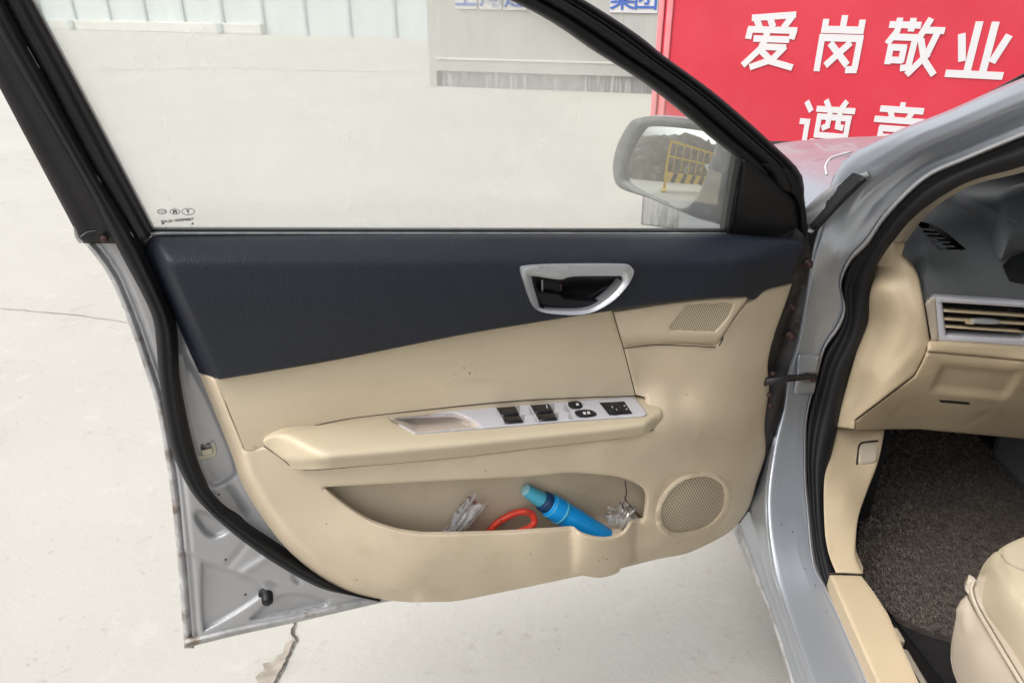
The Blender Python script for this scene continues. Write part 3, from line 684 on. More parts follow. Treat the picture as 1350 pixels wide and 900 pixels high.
# etched marks on the glass (seen from inside, so mirrored)
M['mark'] = mat('glass_print', (0.05, 0.05, 0.06), 0.6)
wx = Vector(tuple(DE)); wup = Vector(tuple(np.cross(WN, DE))); wup = wup if wup.z > 0 else -wup
def wmark(txt, u, v, size, off=0.0):
    o_ = wpos(u, v, -0.0068); cjk('glass_mark', txt, size, o_, tuple(-wx), M['mark'], pane, off=off, ext=0.0002, up=tuple(wup))
wmark('TEMPERED GLASS', 234, 290.5, 0.0046, 0.00012)
for u, rx in ((213.5, 6.0), (230.5, 6.5), (248, 8.5)):
    th = np.linspace(0, 2 * math.pi, 25)[:-1]
    tube('glass_mark', [wpos(u + rx * math.cos(a), 279 + rx * 0.5 * math.sin(a), -0.0068) for a in th], 0.00038, M['mark'], pane, 5, True)
wmark('CCC', 213.5, 279, 0.0042); wmark('N', 230.5, 279, 0.0052, 0.0004); wmark('T', 248, 279, 0.0060, 0.0003)
for u in (215, 254):
    panel('glass_mark', [(u - 2.2, 296), (u, 293.3), (u + 2.2, 296)], win_map(-0.0068), M['mark'], pane, step=2, thick=0.0003)
# belt seal
loft('belt_seal', [(196, 303), (600, 303.5), (963, 304)], [(198, 306.5), (600, 306.5), (963, 307)], win_map(-0.004), M['rubber'], frame, n=40, k=5, bulge=0.003, thick=0.012)
loft('belt_moulding', [(198, 305.5), (600, 306), (963, 306.5)], [(200, 313), (600, 313), (963, 313.5)], win_map(0.0), M['belt'], frame, n=40, k=9, prof=[0.0, 0.003, 0.0038, 0.0036, 0.003, 0.002, -0.002], thick=0.012)

# ---- specks on the painted post
# ---- interior trim
trim = P_('door_trim')
edge_low = cr([(290, 500), (370, 487), (450, 473), (600, 443), (700, 426), (800, 410.5), (870, 400), (930, 393), (982, 390)], 5)
up_out = [(190, 328), (200, 313), (500, 312), (960, 311), (1056, 318), (1062, 330), (1050, 338), (1045, 373)] + list(cr([(1044, 373), (1020, 379), (1007, 384), (996, 394), (988, 393), (982, 390)], 3))[1:-1] + list(edge_low[::-1]) + [(262, 491)]
left_edge = np.array([(176, 296), (190, 328), (226, 410), (262, 491), (270, 510)])
def upT(u, v):
    u = np.asarray(u, float); v = np.asarray(v, float); sh = u.shape; u = u.ravel(); v = v.ravel()
    n = np.interp(v, [305, 312, 318, 325, 332, 338, 343, 348, 355, 398, 410, 500, 520], [0.0, 0.006, 0.015, 0.025, 0.034, 0.041, 0.0455, 0.0475, 0.0485, 0.0500, 0.0490, 0.0330, 0.030])
    d = dist(left_edge, np.stack([u, v], -1), False)
    n = n - (n + 0.014) * (1 - sstep(2, 25, d)) ** 1.2
    r = sstep(965, 1052, u + (v - 350) * 0.25); n = n * (1 - 0.85 * r) + 0.004 * r
    return n.reshape(sh)
hb_out = cr([(688, 357), (697, 352), (747, 350), (822, 350), (833, 353), (835.5, 360), (828.5, 375), (810.7, 394.7), (787.5, 409), (764, 415), (732, 414), (711, 410), (702, 401), (691.5, 371.5)], 4, True)
hb_in = cr([(701, 368), (705, 364), (738, 368.5), (756, 364.4), (814, 363.8), (820.5, 366), (820, 373), (810, 385.8), (791, 401), (771, 409), (739.5, 409.8), (714, 407), (709, 397)], 4, True)
upper = panel('upper_trim', up_out, door_map(upT), M['navy'], trim, step=5, roll=(6, 0.004), thick=0.012, holes=[hb_in * 0.94 + hb_in.mean(0) * 0.06], label='navy leather-grain upper door panel')
# door handle
hd_ = P_('door_handle')
panel('handle_bezel', hb_out, door_map(lambda u, v: upT(u, v) + 0.003), M['satin'], hd_, step=3.5, holes=[hb_in], hf=lambda u, v: 0.006 * np.sin(np.clip(dist(hb_in, np.stack([u, v], -1)) / 12, 0, 1) * 2.2), thick=0.02)
panel('handle_bowl', hb_in * 1.06 - hb_in.mean(0) * 0.06, door_map(lambda u, v: upT(u, v) - 0.012), M['black'], hd_, step=4, hf=lambda u, v: -0.022 * sstep(0, 16, dist(hb_in, np.stack([u, v], -1))), thick=0.002)
lev = list(cr([(705, 384), (722, 386), (737, 387.5), (742, 392), (752, 394.5), (775, 396), (798, 394.5)], 4)) + list(cr([(798, 394.5), (785, 402), (771, 406.5), (740, 407), (716, 404.5), (710, 398)], 4))[1:]
panel('handle_lever', lev, door_map(lambda u, v: upT(u, v) - 0.006), M['black'], hd_, step=4, roll=(4, 0.004), thick=0.012)
panel('lock_knob', [(716, 368), (741, 370), (741, 384), (737, 386), (716, 383)], door_map(lambda u, v: upT(u, v) - 0.016), M['black'], hd_, step=3, roll=(3, 0.003), thick=0.012)
panel('lock_mark', [(738, 374), (741, 374), (741, 383), (738, 383)], door_map(lambda u, v: upT(u, v) - 0.0145), M['bolt'], hd_, step=3, thick=0.001)
panel('lock_slot', [(714, 367), (716, 367), (716, 384), (714, 384)], door_map(lambda u, v: upT(u, v) - 0.015), M['satin'], hd_, step=3, thick=0.002)

# cloth insert
arm_top = cr([(352, 576), (380, 569), (450, 554), (507, 546.5), (663, 530.5), (760, 525), (838, 522.5)], 5)
ins_out = [(286, 495)] + list(edge_low[1:, :] + np.array([0, -6])) [:-6] + [(808, 405), (815, 436), (821, 458), (830, 492), (839, 526)] + list(arm_top[::-1] + np.array([0, 6])) + [(349, 592), (323, 593), (300, 536), (284, 500)]
insert = panel('fabric_insert', ins_out, door_map(0.022), M['cloth'], trim, step=8, hf=lambda u, v: 0.003 * np.sin((u - 260) / 190.0) + 0.003 * sstep(500, 560, v), thick=0.006, label='beige textured insert panel with small dark stains')
for u, v, r in ((619, 492, 2.0), (612, 485, 1.3), (601, 493, 0.9), (629, 486, 0.8), (592, 504, 0.8), (640, 500, 0.7)):
    th = np.linspace(0, 6.28, 8)[:-1]; panel('stain_spot', [(u + r * math.cos(a) * random.uniform(.6, 1.1), v + r * math.sin(a) * random.uniform(.6, 1.1)) for a in th], door_map(lambda a, b: 0.0222 + 0.003 * np.sin((a - 260) / 190.0) + 0.003 * sstep(500, 560, b)), M['spall'], trim, step=2, thick=0.0004)
# tweeter panel
tw_out = list(cr([(808, 411), (870, 401), (930, 394), (983, 391)], 4)) + list(cr([(986, 394), (972, 412), (958, 434), (951, 445), (947, 452)], 4)) + list(cr([(944, 457), (900, 455), (862, 455), (823, 460)], 4)) + [(821, 458)]
tg = cr([(884, 433), (893, 420), (906, 404), (912, 401.5), (960, 400), (965, 402), (958, 418), (944, 434), (938, 436), (900, 434.5)], 4, True)
panel('tweeter_panel', tw_out, door_map(0.036), M['beige'], trim, step=5, roll=(4, 0.004), thick=0.008, holes=[tg], hf=lambda u, v: -0.012 * sstep(442, 458, v))
GM = perforated('perforated_grille', (0.62, 0.53, 0.38), (0.06, 0.05, 0.04), 0.0036, DE)
GM2 = perforated('perforated_speaker', (0.60, 0.51, 0.365), (0.04, 0.035, 0.03), 0.0044, DE)
panel('tweeter_grille', tg * 1.03 - tg.mean(0) * 0.03, door_map(0.0335), GM, trim, step=6, thick=0.003, hf=lambda u, v: -0.0005 * (u * 0))

# armrest
A_, B_, C_ = dpos(450, 554, 0.024), dpos(837, 524, 0.024), dpos(620, 579, 0.098)
TN = np.cross(B_ - A_, C_ - A_); TN /= np.linalg.norm(TN); TN = TN if TN[2] > 0 else -TN
def tpos(u, v, h=0.0): 
    d = rays(u, v); t = (np.asarray(h, float) - np.dot(ORG - A_, TN)) / (d @ TN); return ORG + d * np.asarray(t)[..., None]
def nT(u, v): return (tpos(u, v) - DP) @ DN
def arm_n(u, v):
    nf = 0.104 - 0.070 * sstep(440, 345, u) - 0.018 * sstep(845, 876, u)
    vs_ = np.interp(u, [396, 500, 600, 700, 805, 852, 872], [618, 611, 602, 590, 578, 570, 545])
    return smin(nT(u, v), nf - 0.010 * sstep(14, 0, vs_ - v), 0.014)
# lower trim
low_left = cr([(262, 491), (284, 545), (306, 600), (317, 633), (342, 676), (377, 722), (420, 758), (463, 781), (505, 790), (541, 793.5)], 5)
low_bot = cr([(541, 793.5), (575, 793), (607, 791), (692, 774), (768, 758)], 5)
low_bot2 = cr([(818, 749), (870, 736), (905, 729), (941, 713), (966, 697), (987, 669), (998, 633), (1009, 597), (1008, 557), (1014, 511), (1012, 479), (1021, 440), (1035, 401), (1044, 374)], 5)
low_out = list(low_left) + list(low_bot[1:]) + list(cr([(768, 758), (778, 760), (792, 761), (806, 758), (815, 754), (818, 749)], 3)[1:-1]) + list(low_bot2) + [(1020, 378), (1006, 383), (994, 394), (983, 400), (972, 414), (957, 436), (950, 448), (944, 456), (900, 453), (862, 453), (823, 458), (830, 490), (838, 520), (852, 524), (852, 533), (860, 543), (858, 553), (844, 565)] + list(cr([(844, 565), (805, 573), (700, 585), (600, 597), (500, 606), (398, 613)], 4)[1:]) + [(372, 597), (352, 588), (323, 593), (302, 543), (286, 500)]
lo_c = [(262, 491, 0.020), (284, 545, 0.021), (306, 600, 0.023), (342, 676, 0.028), (377, 722, 0.031), (420, 758, 0.034), (463, 781, 0.036), (541, 793, 0.045),
        (282, 500, 0.020), (303, 545, 0.022), (324, 594, 0.024), (336, 634, 0.026), (360, 676, 0.028), (394, 722, 0.032), (434, 754, 0.034), (480, 772, 0.040),
        (607, 791, 0.048), (692, 774, 0.056), (774, 758, 0.058), (870, 736, 0.030), (941, 713, 0.016), (987, 669, 0.0), (998, 633, 0.0),
        (1010, 596, -0.006), (1008, 557, -0.006), (1014, 511, -0.006), (1021, 440, -0.006), (1044, 374, -0.006),
        (560, 745, 0.083), (650, 740, 0.090), (720, 735, 0.090), (560, 712, 0.085), (650, 708, 0.092), (740, 702, 0.092), (500, 725, 0.068), (455, 700, 0.052), (540, 770, 0.066), (620, 768, 0.074), (700, 758, 0.08),
        (491, 687, 0.066), (452, 662, 0.052), (425, 641, 0.046),
        (396, 618, 0.042), (500, 611, 0.082), (600, 602, 0.088), (700, 590, 0.089), (805, 578, 0.088), (852, 569, 0.084), (871, 553, 0.076),
        (430, 640, 0.052), (550, 633, 0.082), (692, 626, 0.082), (760, 621, 0.080), (810, 622, 0.078),
        (900, 560, 0.070), (930, 556, 0.056), (940, 600, 0.050), (880, 620, 0.066), (852, 645, 0.070), (870, 720, 0.058), (860, 684, 0.068), (915, 665, 0.056), (960, 640, 0.036), (975, 560, 0.028),
        (960, 480, 0.030), (900, 480, 0.030), (840, 480, 0.026), (975, 430, 0.020), (1000, 400, 0.020), (1000, 480, 0.014), (838, 520, 0.026), (880, 543, 0.066), (905, 541, 0.052), (950, 543, 0.036), (895, 526, 0.033), (950, 522, 0.028),
        (350, 592, 0.030), (370, 602, 0.036)]
loT = TPS(lo_c, 0.03)
def low_n(u, v):
    b = np.clip((u - 796) / 40.0, -1, 1); bul = 0.030 * np.sqrt(np.clip(1 - b * b, 0, 1)) * sstep(672, 700, v) * (1 - 0.5 * sstep(735, 762, v))
    r = np.hypot((u - 912.5) / 51, (v - 665) / 47); ringd = -0.004 * sstep(1.0, 0.93, r)
    sh = np.shape(u); q = np.stack([np.ravel(u), np.ravel(v)], -1); d = dist(low_left, q, False).reshape(sh)
    return loT(u, v) + bul + ringd - 0.036 * (1 - sstep(1, 19, d)) ** 1.3
lip = list(cr([(427, 642), (452, 662), (470, 675), (491, 687), (520, 697), (550, 702), (577, 703), (657, 701), (720, 697.5), (754, 695)], 5)) + list(cr([(758, 696), (766, 702), (778, 706.5), (792, 709), (806, 708.5), (817, 705), (824, 700), (830, 690), (835, 686.5)], 3)) + [(849, 684)]
opening = lip + list(cr([(850, 676), (852, 655), (846, 642), (827, 632), (799, 626), (749, 623), (692, 628), (550, 635), (440, 641)], 4))
sp = cr([(930, 628), (946, 634), (955, 646), (955, 668), (946, 684), (928, 697), (900, 703), (881, 699), (872, 684), (874, 664), (886, 645), (905, 632)], 4, True)
lower = panel('lower_trim', low_out, door_map(low_n), M['beige'], trim, step=5, roll=(5, 0.004), thick=0.004, holes=[opening, sp], label='beige lower door panel with storage pocket and cup holder bulge')
panel('speaker_grille', sp * 1.02 - sp.mean(0) * 0.02, door_map(lambda u, v: low_n(u, v) - 0.004), GM2, trim, step=6, thick=0.003, hf=lambda u, v: 0.004 * (1 - ((u - 913) / 44) ** 2 - ((v - 665) / 40) ** 2).clip(0, 1))
th = np.linspace(0, 2 * math.pi, 49); ring_p = np.stack([912.8 + 52 * np.cos(th) * 1.0 + 6 * np.sin(-th), 665.5 + 43 * np.sin(th) - 4 * np.cos(th)], -1)
spc = sp.mean(0); ring_o = (sp - spc) * 1.17 + spc; ring_i = (sp - spc) * 1.0 + spc
panel('speaker_ring', ring_o, door_map(lambda u, v: low_n(u, v) + 0.001), M['beige'], trim, step=4, holes=[ring_i], hf=lambda u, v: 0.0045 * np.sin(np.clip(dist(ring_o, np.stack([u, v], -1)) / 7.5, 0, 1) * 3.0), thick=0.006)
rs = random.Random(5)
for u, v in ((470, 764), (640, 735), (795, 735), (800, 737), (790, 738), (700, 730), (560, 760), (690, 750), (940, 700), (895, 715), (965, 655), (640, 620), (520, 780), (430, 690), (905, 520)):
    r = rs.uniform(0.4, 1.0); panel('scuff_spot', [(u + 1.6 * r * math.cos(a) * rs.uniform(.6, 1.2), v + r * math.sin(a) * rs.uniform(.6, 1.2)) for a in np.linspace(0, 6.28, 7)[:-1]], door_map(lambda a, b: low_n(a, b) + 0.0004), M['scuff'], trim, step=2, thick=0.0004)
# pocket: back wall, floor
pk = TPS([(390, 625, 0.020), (420, 660, 0.026), (460, 690, 0.028), (480, 650, 0.026), (520, 720, 0.028), (600, 640, 0.034), (600, 720, 0.034), (700, 640, 0.032), (700, 720, 0.030), (745, 640, 0.030), (755, 680, 0.026), (790, 630, 0.018), (795, 680, 0.016), (795, 720, 0.018), (845, 640, 0.018), (852, 680, 0.032), (870, 660, 0.028), (860, 720, 0.018), (600, 590, 0.012), (800, 590, 0.008)])
panel('pocket_back', [(395, 610), (520, 585), (700, 570), (860, 560), (880, 640), (870, 735), (780, 745), (600, 745), (500, 740), (430, 690)], door_map(pk), M['beige'], trim, step=7, thick=0.003)
s0_, _ = dcoord(dpos(430, 650, 0.05)); s1_, _ = dcoord(dpos(850, 684, 0.05))
PZ = float(dpos(657, 701, 0.09)[2] - 0.076)
def dw(s, z, n): return DP + DE * s + DN * n + np.array([0, 0, z])
def project(p):
    q = np.asarray(p) - ORG; dep = q[1] * cp - q[2] * sp_; return CX + F * q[0] / dep, CY - F * (q[1] * sp_ + q[2] * cp) / dep
def wall_n(s, z):
    n = 0.08
    for _ in range(12): u, v = project(dw(s, z, n)); n = 0.5 * n + 0.5 * float(low_n(np.array([u]), np.array([v]))[0])
    return n - 0.005
FL = []
for s in np.linspace(s0_ + 0.05, s1_ - 0.006, 40):
    nf = min(0.115, wall_n(s, PZ)); FL.append([dw(s, PZ, n) for n in np.linspace(-0.02, nf, 5)])
grid_obj('pocket_floor', FL, M['beige'], trim, thick=0.002)
# seams in the cup holder
strip_line(trim, 'pocket_seam', [(824, 634), (826, 650), (824, 658), (836, 672), (845, 682)], 1.0, door_map(lambda u, v: pk(u, v) + 0.0012), M['grease'], 0.0003, thick=0.0004)
strip_line(trim, 'trim_seam', [(950, 438), (953, 446), (948, 456)], 1.2, door_map(lambda u, v: low_n(u, v) + 0.001), M['grease'], 0.0003, thick=0.0005)
lowmap = door_map(lambda u, v: low_n(u, v) + 0.0015)
strip_line(trim, 'trim_seam', [(348, 588), (372, 604), (396, 619.3), (500, 612), (600, 603), (700, 591), (805, 579), (852, 570.5), (862, 566)], 1.3, door_map(lambda u, v: np.maximum(low_n(u, v), arm_n(u, v) - 0.004) + 0.0012), M['seam'], 0.0004, thick=0.0006)
strip_line(trim, 'trim_seam', [(808, 411), (815, 436), (822, 459), (830, 490), (838, 522)], 1.2, door_map(0.0365), M['seam'], 0.0004, thick=0.0006)
strip_line(trim, 'trim_seam', [(822, 459.5), (862, 455), (900, 455.5), (944, 458)], 1.2, door_map(lambda u, v: np.maximum(low_n(u, v), 0.024) + 0.002), M['seam'], 0.0004, thick=0.0006)
strip_line(trim, 'trim_seam', [(349, 579), (380, 569), (450, 553.5), (507, 546), (663, 530), (760, 524.5), (838, 522)], 1.2, door_map(0.0275), M['seam'], 0.0004, thick=0.0006)
arm_out = list(cr([(347, 583), (349, 578.5), (356, 575), (380, 569), (450, 554), (507, 546.5), (663, 530.5), (760, 525), (838, 522.5), (852, 524)], 5)) + list(cr([(852, 524), (865, 530), (873, 543), (870, 557), (852, 571), (805, 579.5), (700, 591.5), (600, 603.5), (500, 612.5), (396, 619.5), (378, 609), (352, 590)], 4))[1:]
grip = cr([(514, 551), (541, 546.5), (590, 544.5), (605, 546), (616, 551), (632, 562.5), (600, 566), (556, 569.5), (546, 568.5), (533, 562)], 4, True)
arm = P_('armrest')
panel('arm_pad', arm_out, door_map(arm_n), M['beige_soft'], arm, step=4, roll=(4, 0.0035), thick=0.03, holes=[grip], cap=False, hole_skirt=False, label='padded beige armrest top')
# switch panel on the armrest
sw = P_('switch_panel')
sp_out = list(cr([(511, 547.5), (560, 541), (648, 532.5), (752, 525.5), (834, 523.2)], 4)) + list(cr([(838, 525), (845, 534), (852, 543), (852, 547), (847, 549)], 3)) + list(cr([(847, 549), (752, 555), (700, 559.5), (635, 565)], 4))[1:] + list(cr([(634, 564.5), (600, 567.5), (553, 571), (545, 570), (530, 562)], 3))[1:]
tmap = lambda off: (lambda u, v, h: tpos(u, v, off + h))
UPV = np.array([0, 0, -1.0])
sw_face = panel('switch_plate', sp_out, tmap(0.003), M['panel_silver'], sw, step=4, roll=(2.5, 0.002), thick=0.006, back=UPV, holes=[grip], cap=False)
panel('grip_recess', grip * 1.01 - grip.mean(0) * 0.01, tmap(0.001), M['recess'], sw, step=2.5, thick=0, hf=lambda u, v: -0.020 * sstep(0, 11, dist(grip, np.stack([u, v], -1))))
M['switch_face'] = mat('switch_light_face', (0.30, 0.30, 0.31), 0.35, var=0.1, vscale=80)
quads = [([(654.5, 537), (679, 535), (684.5, 546), (661, 547.5)], [(679.8, 535), (697.5, 533.7), (703.5, 544.5), (685, 546)]),
         ([(662, 549), (685, 547.2), (690, 555.8), (666, 557.5)], [(685.8, 547.1), (704.5, 545.7), (709, 554.5), (690.7, 555.7)]),
         ([(699.5, 533.5), (723.5, 532), (730, 542.7), (706, 544.3)], [(724.3, 532), (743.5, 530.8), (750, 541.5), (730.7, 542.7)]),
         ([(706.8, 545.5), (730, 544), (735, 552.8), (711.5, 554.3)], [(730.7, 544), (750.5, 542.7), (754.5, 551.2), (735.7, 552.7)])]
for a, b in quads:
    panel('window_switch', a, tmap(0.0075), M['gloss_black'], sw, step=4, roll=(2.5, 0.003), thick=0.006, back=UPV)
    bb = np.array(b); ce = bb.mean(0)
    panel('switch_rocker_face', b, tmap(0.0045), M['switch_face'], sw, step=3, thick=0.004, back=UPV, hf=lambda u, v: -0.004 * np.clip(1 - np.abs(u - ce[0]) / 10, 0, 1))
strip_line(sw, 'switch_divider', [(697.5, 533), (704, 544.3), (711, 556)], 1.6, tmap(0.0055), M['panel_silver'], 0.001)
panel('lock_switch', cr([(749, 530), (764, 528.8), (767.5, 536.5), (753.5, 537.8)], 3, True), tmap(0.006), M['black'], sw, step=3, roll=(2, 0.002), thick=0.005, back=UPV)
panel('lock_switch', cr([(758, 541.5), (778, 539.7), (786.5, 546.8), (765, 549.3)], 3, True), tmap(0.006), M['black'], sw, step=3, roll=(2, 0.002), thick=0.005, back=UPV)
panel('mirror_switch', [(790, 530.5), (823, 528.8), (834, 545), (803.5, 547)], tmap(0.0048), M['black'], sw, step=4, roll=(2, 0.0015), thick=0.004, back=UPV)
panel('mirror_knob', cr([(798, 532.5), (814, 531.5), (820, 542.3), (805, 543.8)], 4, True), tmap(0.0085), M['black'], sw, step=3, roll=(3, 0.002), thick=0.006, back=UPV)
tx = tpos(800, 540) - tpos(760, 540); tx /= np.linalg.norm(tx); tup = np.cross(TN, tx)
def smark(pts, off): panel('switch_mark', pts, tmap(off), M['white'], sw, step=2, thick=0.0003, back=UPV)
smark([(719.5, 533.8), (721, 533.7), (722.5, 537.6), (721, 537.7)], 0.0082)
smark([(759, 531.3), (762.5, 531), (763.5, 534), (760, 534.2)], 0.0066)
smark([(768, 542.8), (771.5, 542.4), (773, 545.8), (769.5, 546.1)], 0.0066); smark([(773.5, 542.2), (777, 541.9), (778.5, 545.2), (775, 545.6)], 0.0066)
smark([(806, 535), (807.2, 534.9), (808.2, 537.2), (807, 537.3)], 0.0089); smark([(812, 538.5), (813, 538.4), (813.7, 540), (812.7, 540.1)], 0.0089)
smark([(822, 534), (824, 533.9), (824.6, 535.2), (822.6, 535.3)], 0.0052); smark([(825, 538.5), (827, 538.4), (827.6, 539.6), (825.6, 539.7)], 0.0052)

# ---- wing mirror outside the glass
mir = P_('wing_mirror')
mc = dpos(880, 220, -0.175); mz, mt = R(219), R(4.0)
MN = np.array([math.cos(mz) * math.cos(mt), math.sin(mz) * math.cos(mt), math.sin(mt)])
def mpos(u, v, h=0.0):
    d = rays(u, v); t = (np.asarray(h, float) - np.dot(ORG - mc, MN)) / (d @ MN); return ORG + d * np.asarray(t)[..., None]
mmap = lambda off: (lambda u, v, h: mpos(u, v, off + h))
h_out = cr([(808, 224), (810, 205), (816, 186), (831, 161), (846, 155), (866, 153.5), (905, 157), (950, 166), (976, 178), (978, 240), (970, 294), (930, 291), (900, 280), (857, 262), (816, 247)], 5, True)
g_out = cr([(821, 226), (828, 200), (843, 172), (853, 167), (882, 167.5), (920, 172), (943, 178), (942, 196), (926, 246), (910, 270), (896, 276.5), (880, 270), (857, 258.5), (826, 243)], 5, True)
mcv = g_out.mean(0)
M['mir_shell'] = mat('dusty_mirror_housing', (0.06, 0.065, 0.07), 0.5, var=0.2, vscale=20, col2=(0.13, 0.13, 0.13), c2scale=60, c2amt=(0.5, 0.7))
panel('mirror_bezel', h_out, mmap(0.006), M['mir_shell'], mir, step=5, holes=[g_out], roll=(7, 0.008), thick=0.012, back=-MN, cap=False)
# rounded silver shell behind
so = dens(h_out, 6); prof = [(0.0, 1.0), (0.02, 1.02), (0.045, 0.98), (0.07, 0.86), (0.085, 0.62), (0.09, 0.0)]
base_w = mpos(so[:, 0], so[:, 1], -0.002); cen = base_w.mean(0); vs = []; fs = []
for dz, sc in prof: vs += list(cen + (base_w - cen) * sc - MN * dz)
n0 = len(so)
for k in range(len(prof) - 1):
    for i in range(n0): fs.append((k * n0 + i, k * n0 + (i + 1) % n0, (k + 1) * n0 + (i + 1) % n0, (k + 1) * n0 + i))
fix_normals(obj('mirror_shell', vs, fs, M['silver'], mir))
panel('mirror_glass', g_out * 1.01 - mcv * 0.01, mmap(0.0), M['mirror'], mir, step=6, thick=0.003, back=-MN, hf=lambda u, v: -0.008 * (((u - mcv[0]) / 70) ** 2 + ((v - mcv[1]) / 70) ** 2))
f0 = mpos(975, 270, -0.03); f1 = wpos(1015, 292, -0.075)
tube('mirror_arm', [f0, (f0 + f1) / 2, f1], [0.022, 0.024, 0.026], M['mir_shell'], mir, 12)

# ---- body: hinge pillar, A-pillar, sill
body = P_('body')
pil_c = [(1070, 333, 'Y', 1.175), (1060, 397, 'Y', 1.17), (1037, 493, 'Y', 1.15), (1017, 580, 'Y', 1.11), (1010, 644, 'Y', 1.06), (1014, 729, 'Z', 0.345), (1021, 765, 'Z', 0.325), (1067, 896, 'Z', 0.315),
         (1108, 376, 'Y', 1.19), (1106, 433, 'Y', 1.185), (1063, 550, 'Y', 1.145), (1067, 600, 'Y', 1.11), (1065, 669, 'Y', 1.05), (1074, 740, 'Z', 0.34), (1088, 772, 'Z', 0.325), (1145, 896, 'Z', 0.318),
         (1180, 960, 'Z', 0.318), (1092, 960, 'Z', 0.315), (1268, 1360, 'Z', 0.315), (1378, 1360, 'Z', 0.318), (1180, 1160, 'Z', 0.315), (1279, 1160, 'Z', 0.318)]
pil_c += [(u, v, 'Y', y) for u, v, y in ((1082, 290, 1.178), (1099, 232, 1.168), (1120, 205, 1.142), (1156, 185, 1.088), (1202, 163, 1.028), (1255, 142, 0.966), (1350, 100, 0.862), (1450, 62, 0.742), (1122, 345, 1.165), (1145, 320, 1.132), (1170, 286, 1.092), (1220, 237, 1.018), (1273, 212, 0.950), (1350, 180, 0.856), (1450, 138, 0.736))]
pmap = depth_map(pil_c)
BB = np.array([0.45, 0.88, -0.1])
pil_l = cr([(1450, 62), (1350, 100), (1255, 142), (1202, 163), (1156, 185), (1120, 205), (1099, 232), (1082, 290), (1070, 333), (1060, 397), (1049, 454), (1037, 493), (1031, 536), (1019, 585), (1010, 644), (1010, 690), (1014, 729), (1021, 765), (1040, 818), (1067, 896), (1090, 960), (1180, 1160), (1268, 1360)], 5)
pil_r = cr([(1450, 140), (1350, 180), (1273, 212), (1220, 237), (1170, 286), (1145, 322), (1122, 345), (1109, 376), (1115, 408), (1107, 433), (1088, 460), (1078, 494), (1064, 550), (1062, 596), (1063, 640), (1066, 669), (1074, 742), (1088, 773), (1113, 823), (1145, 897), (1172, 960), (1279, 1160), (1378, 1360)], 5)
pl_, pr_ = resamp(pil_l, 210), resamp(pil_r, 210)
def strip3(name, a, b, m, prof, base=0.0, k=13, parent=body, thick=0.02, mp=None):
    return loft(name, pl_ * (1 - a) + pr_ * a, pl_ * (1 - b) + pr_ * b, mp or pmap, m, parent, n=210, k=k, prof=prof, base=base, thick=thick, back=BB)
def pil_prof(tl, tc):
    up = 1 - sstep(0.15, 0.26, tl)                      # the roof-pillar stretch has a stepped gutter, the hinge post is smooth
    a = np.interp(tc, [0, 0.08, 0.25, 0.45, 0.52, 0.60, 0.80, 0.86, 1], [-0.026, -0.008, 0.004, 0.005, 0.0, -0.045, -0.050, -0.034, -0.030])
    b = np.interp(tc, [0, 0.06, 0.14, 0.3, 0.7, 0.9, 1], [-0.010, -0.002, 0.001, 0.0015, 0.001, -0.001, -0.004])
    return a * up + b * (1 - up)
strip3('door_pillar', 0.0, 0.92, M['silver'], pil_prof, k=31)
strip3('seal_flange', 0.93, 1.0, M['shell'], [-0.004, 0.002, 0.002, -0.008])
rs = random.Random(3)
for u, v in ((1052, 396), (1049, 410), (1046, 458), (1033, 508), (1030, 522), (1040, 540), (1020, 600), (1028, 640), (1045, 700), (1062, 748), (1090, 805), (1075, 770), (1031, 690)):
    r = rs.uniform(0.5, 1.0); panel('paint_speck', [(u + r * math.cos(a) * rs.uniform(.6, 1.2), v + r * math.sin(a) * rs.uniform(.6, 1.2)) for a in np.linspace(0, 6.28, 7)[:-1]], pmap, M['grease'], body, step=2, thick=0.0006, back=BB, hf=lambda u, v: 0.0035 + 0 * u)
# pillar reinforcements: check strap mount
panel('strap_mount', cr([(1052, 468), (1062, 466), (1080, 468), (1079, 480), (1074, 515), (1068, 518), (1047, 517), (1050, 495)], 3, True), pmap, M['silver'], body, step=4, roll=(5, 0.008), thick=0.02, back=BB, hf=lambda u, v: 0.012 + 0 * u)
panel('strap_bracket', [(1056, 491), (1077, 489), (1077, 503), (1060, 503)], pmap, M['steel'], body, step=4, thick=0.004, back=BB, hf=lambda u, v: 0.018 + 0 * u)
q = pmap(np.array([1073.0]), np.array([496.0]), np.array([0.018]))[0]; lathe('strap_bolt', q, q + np.array([-0.003, -0.012, 0.002]), [(0, 0.006), (0.005, 0.006), (0.0052, 0.004), (0.009, 0.004), (0.0091, 0.001)], M['bolt'], body, 8)
q = pmap(np.array([1060.0]), np.array([494.0]), np.array([0.018]))[0]; lathe('strap_bolt', q, q + np.array([-0.003, -0.012, 0.002]), [(0, 0.004), (0.004, 0.004), (0.0041, 0.001)], M['grease'], body, 8)
# side of the sill, facing out, with its two flange lines
sidec = [(u, v, 'Y', float(pmap(np.array([u]), np.array([v]), np.array([-0.012]))[0][1])) for u, v in ((1019.0, 585.0), (1010.0, 644.0), (1010.0, 690.0), (1014.0, 729.0), (1021.0, 765.0), (1040.0, 818.0), (1067.0, 896.0), (1090.0, 960.0), (1268.0, 1360.0))] + [(1042, 900, 'Z', 0.215), (1007, 793, 'Z', 0.215), (964, 694, 'Z', 0.23), (1000, 640, 'Y', 1.12), (985, 672, 'Y', 1.12), (1066, 960, 'Z', 0.215), (1253, 1424, 'Z', 0.215), (1000, 720, 'X', 0.44)]
smap = depth_map(sidec)
side_in = resamp(cr([(1022, 575), (1010.5, 644), (1010.5, 690), (1014.5, 729), (1021.5, 765), (1040.5, 818), (1067.5, 896), (1090.5, 960), (1182, 1160), (1270, 1360)], 5), 60)
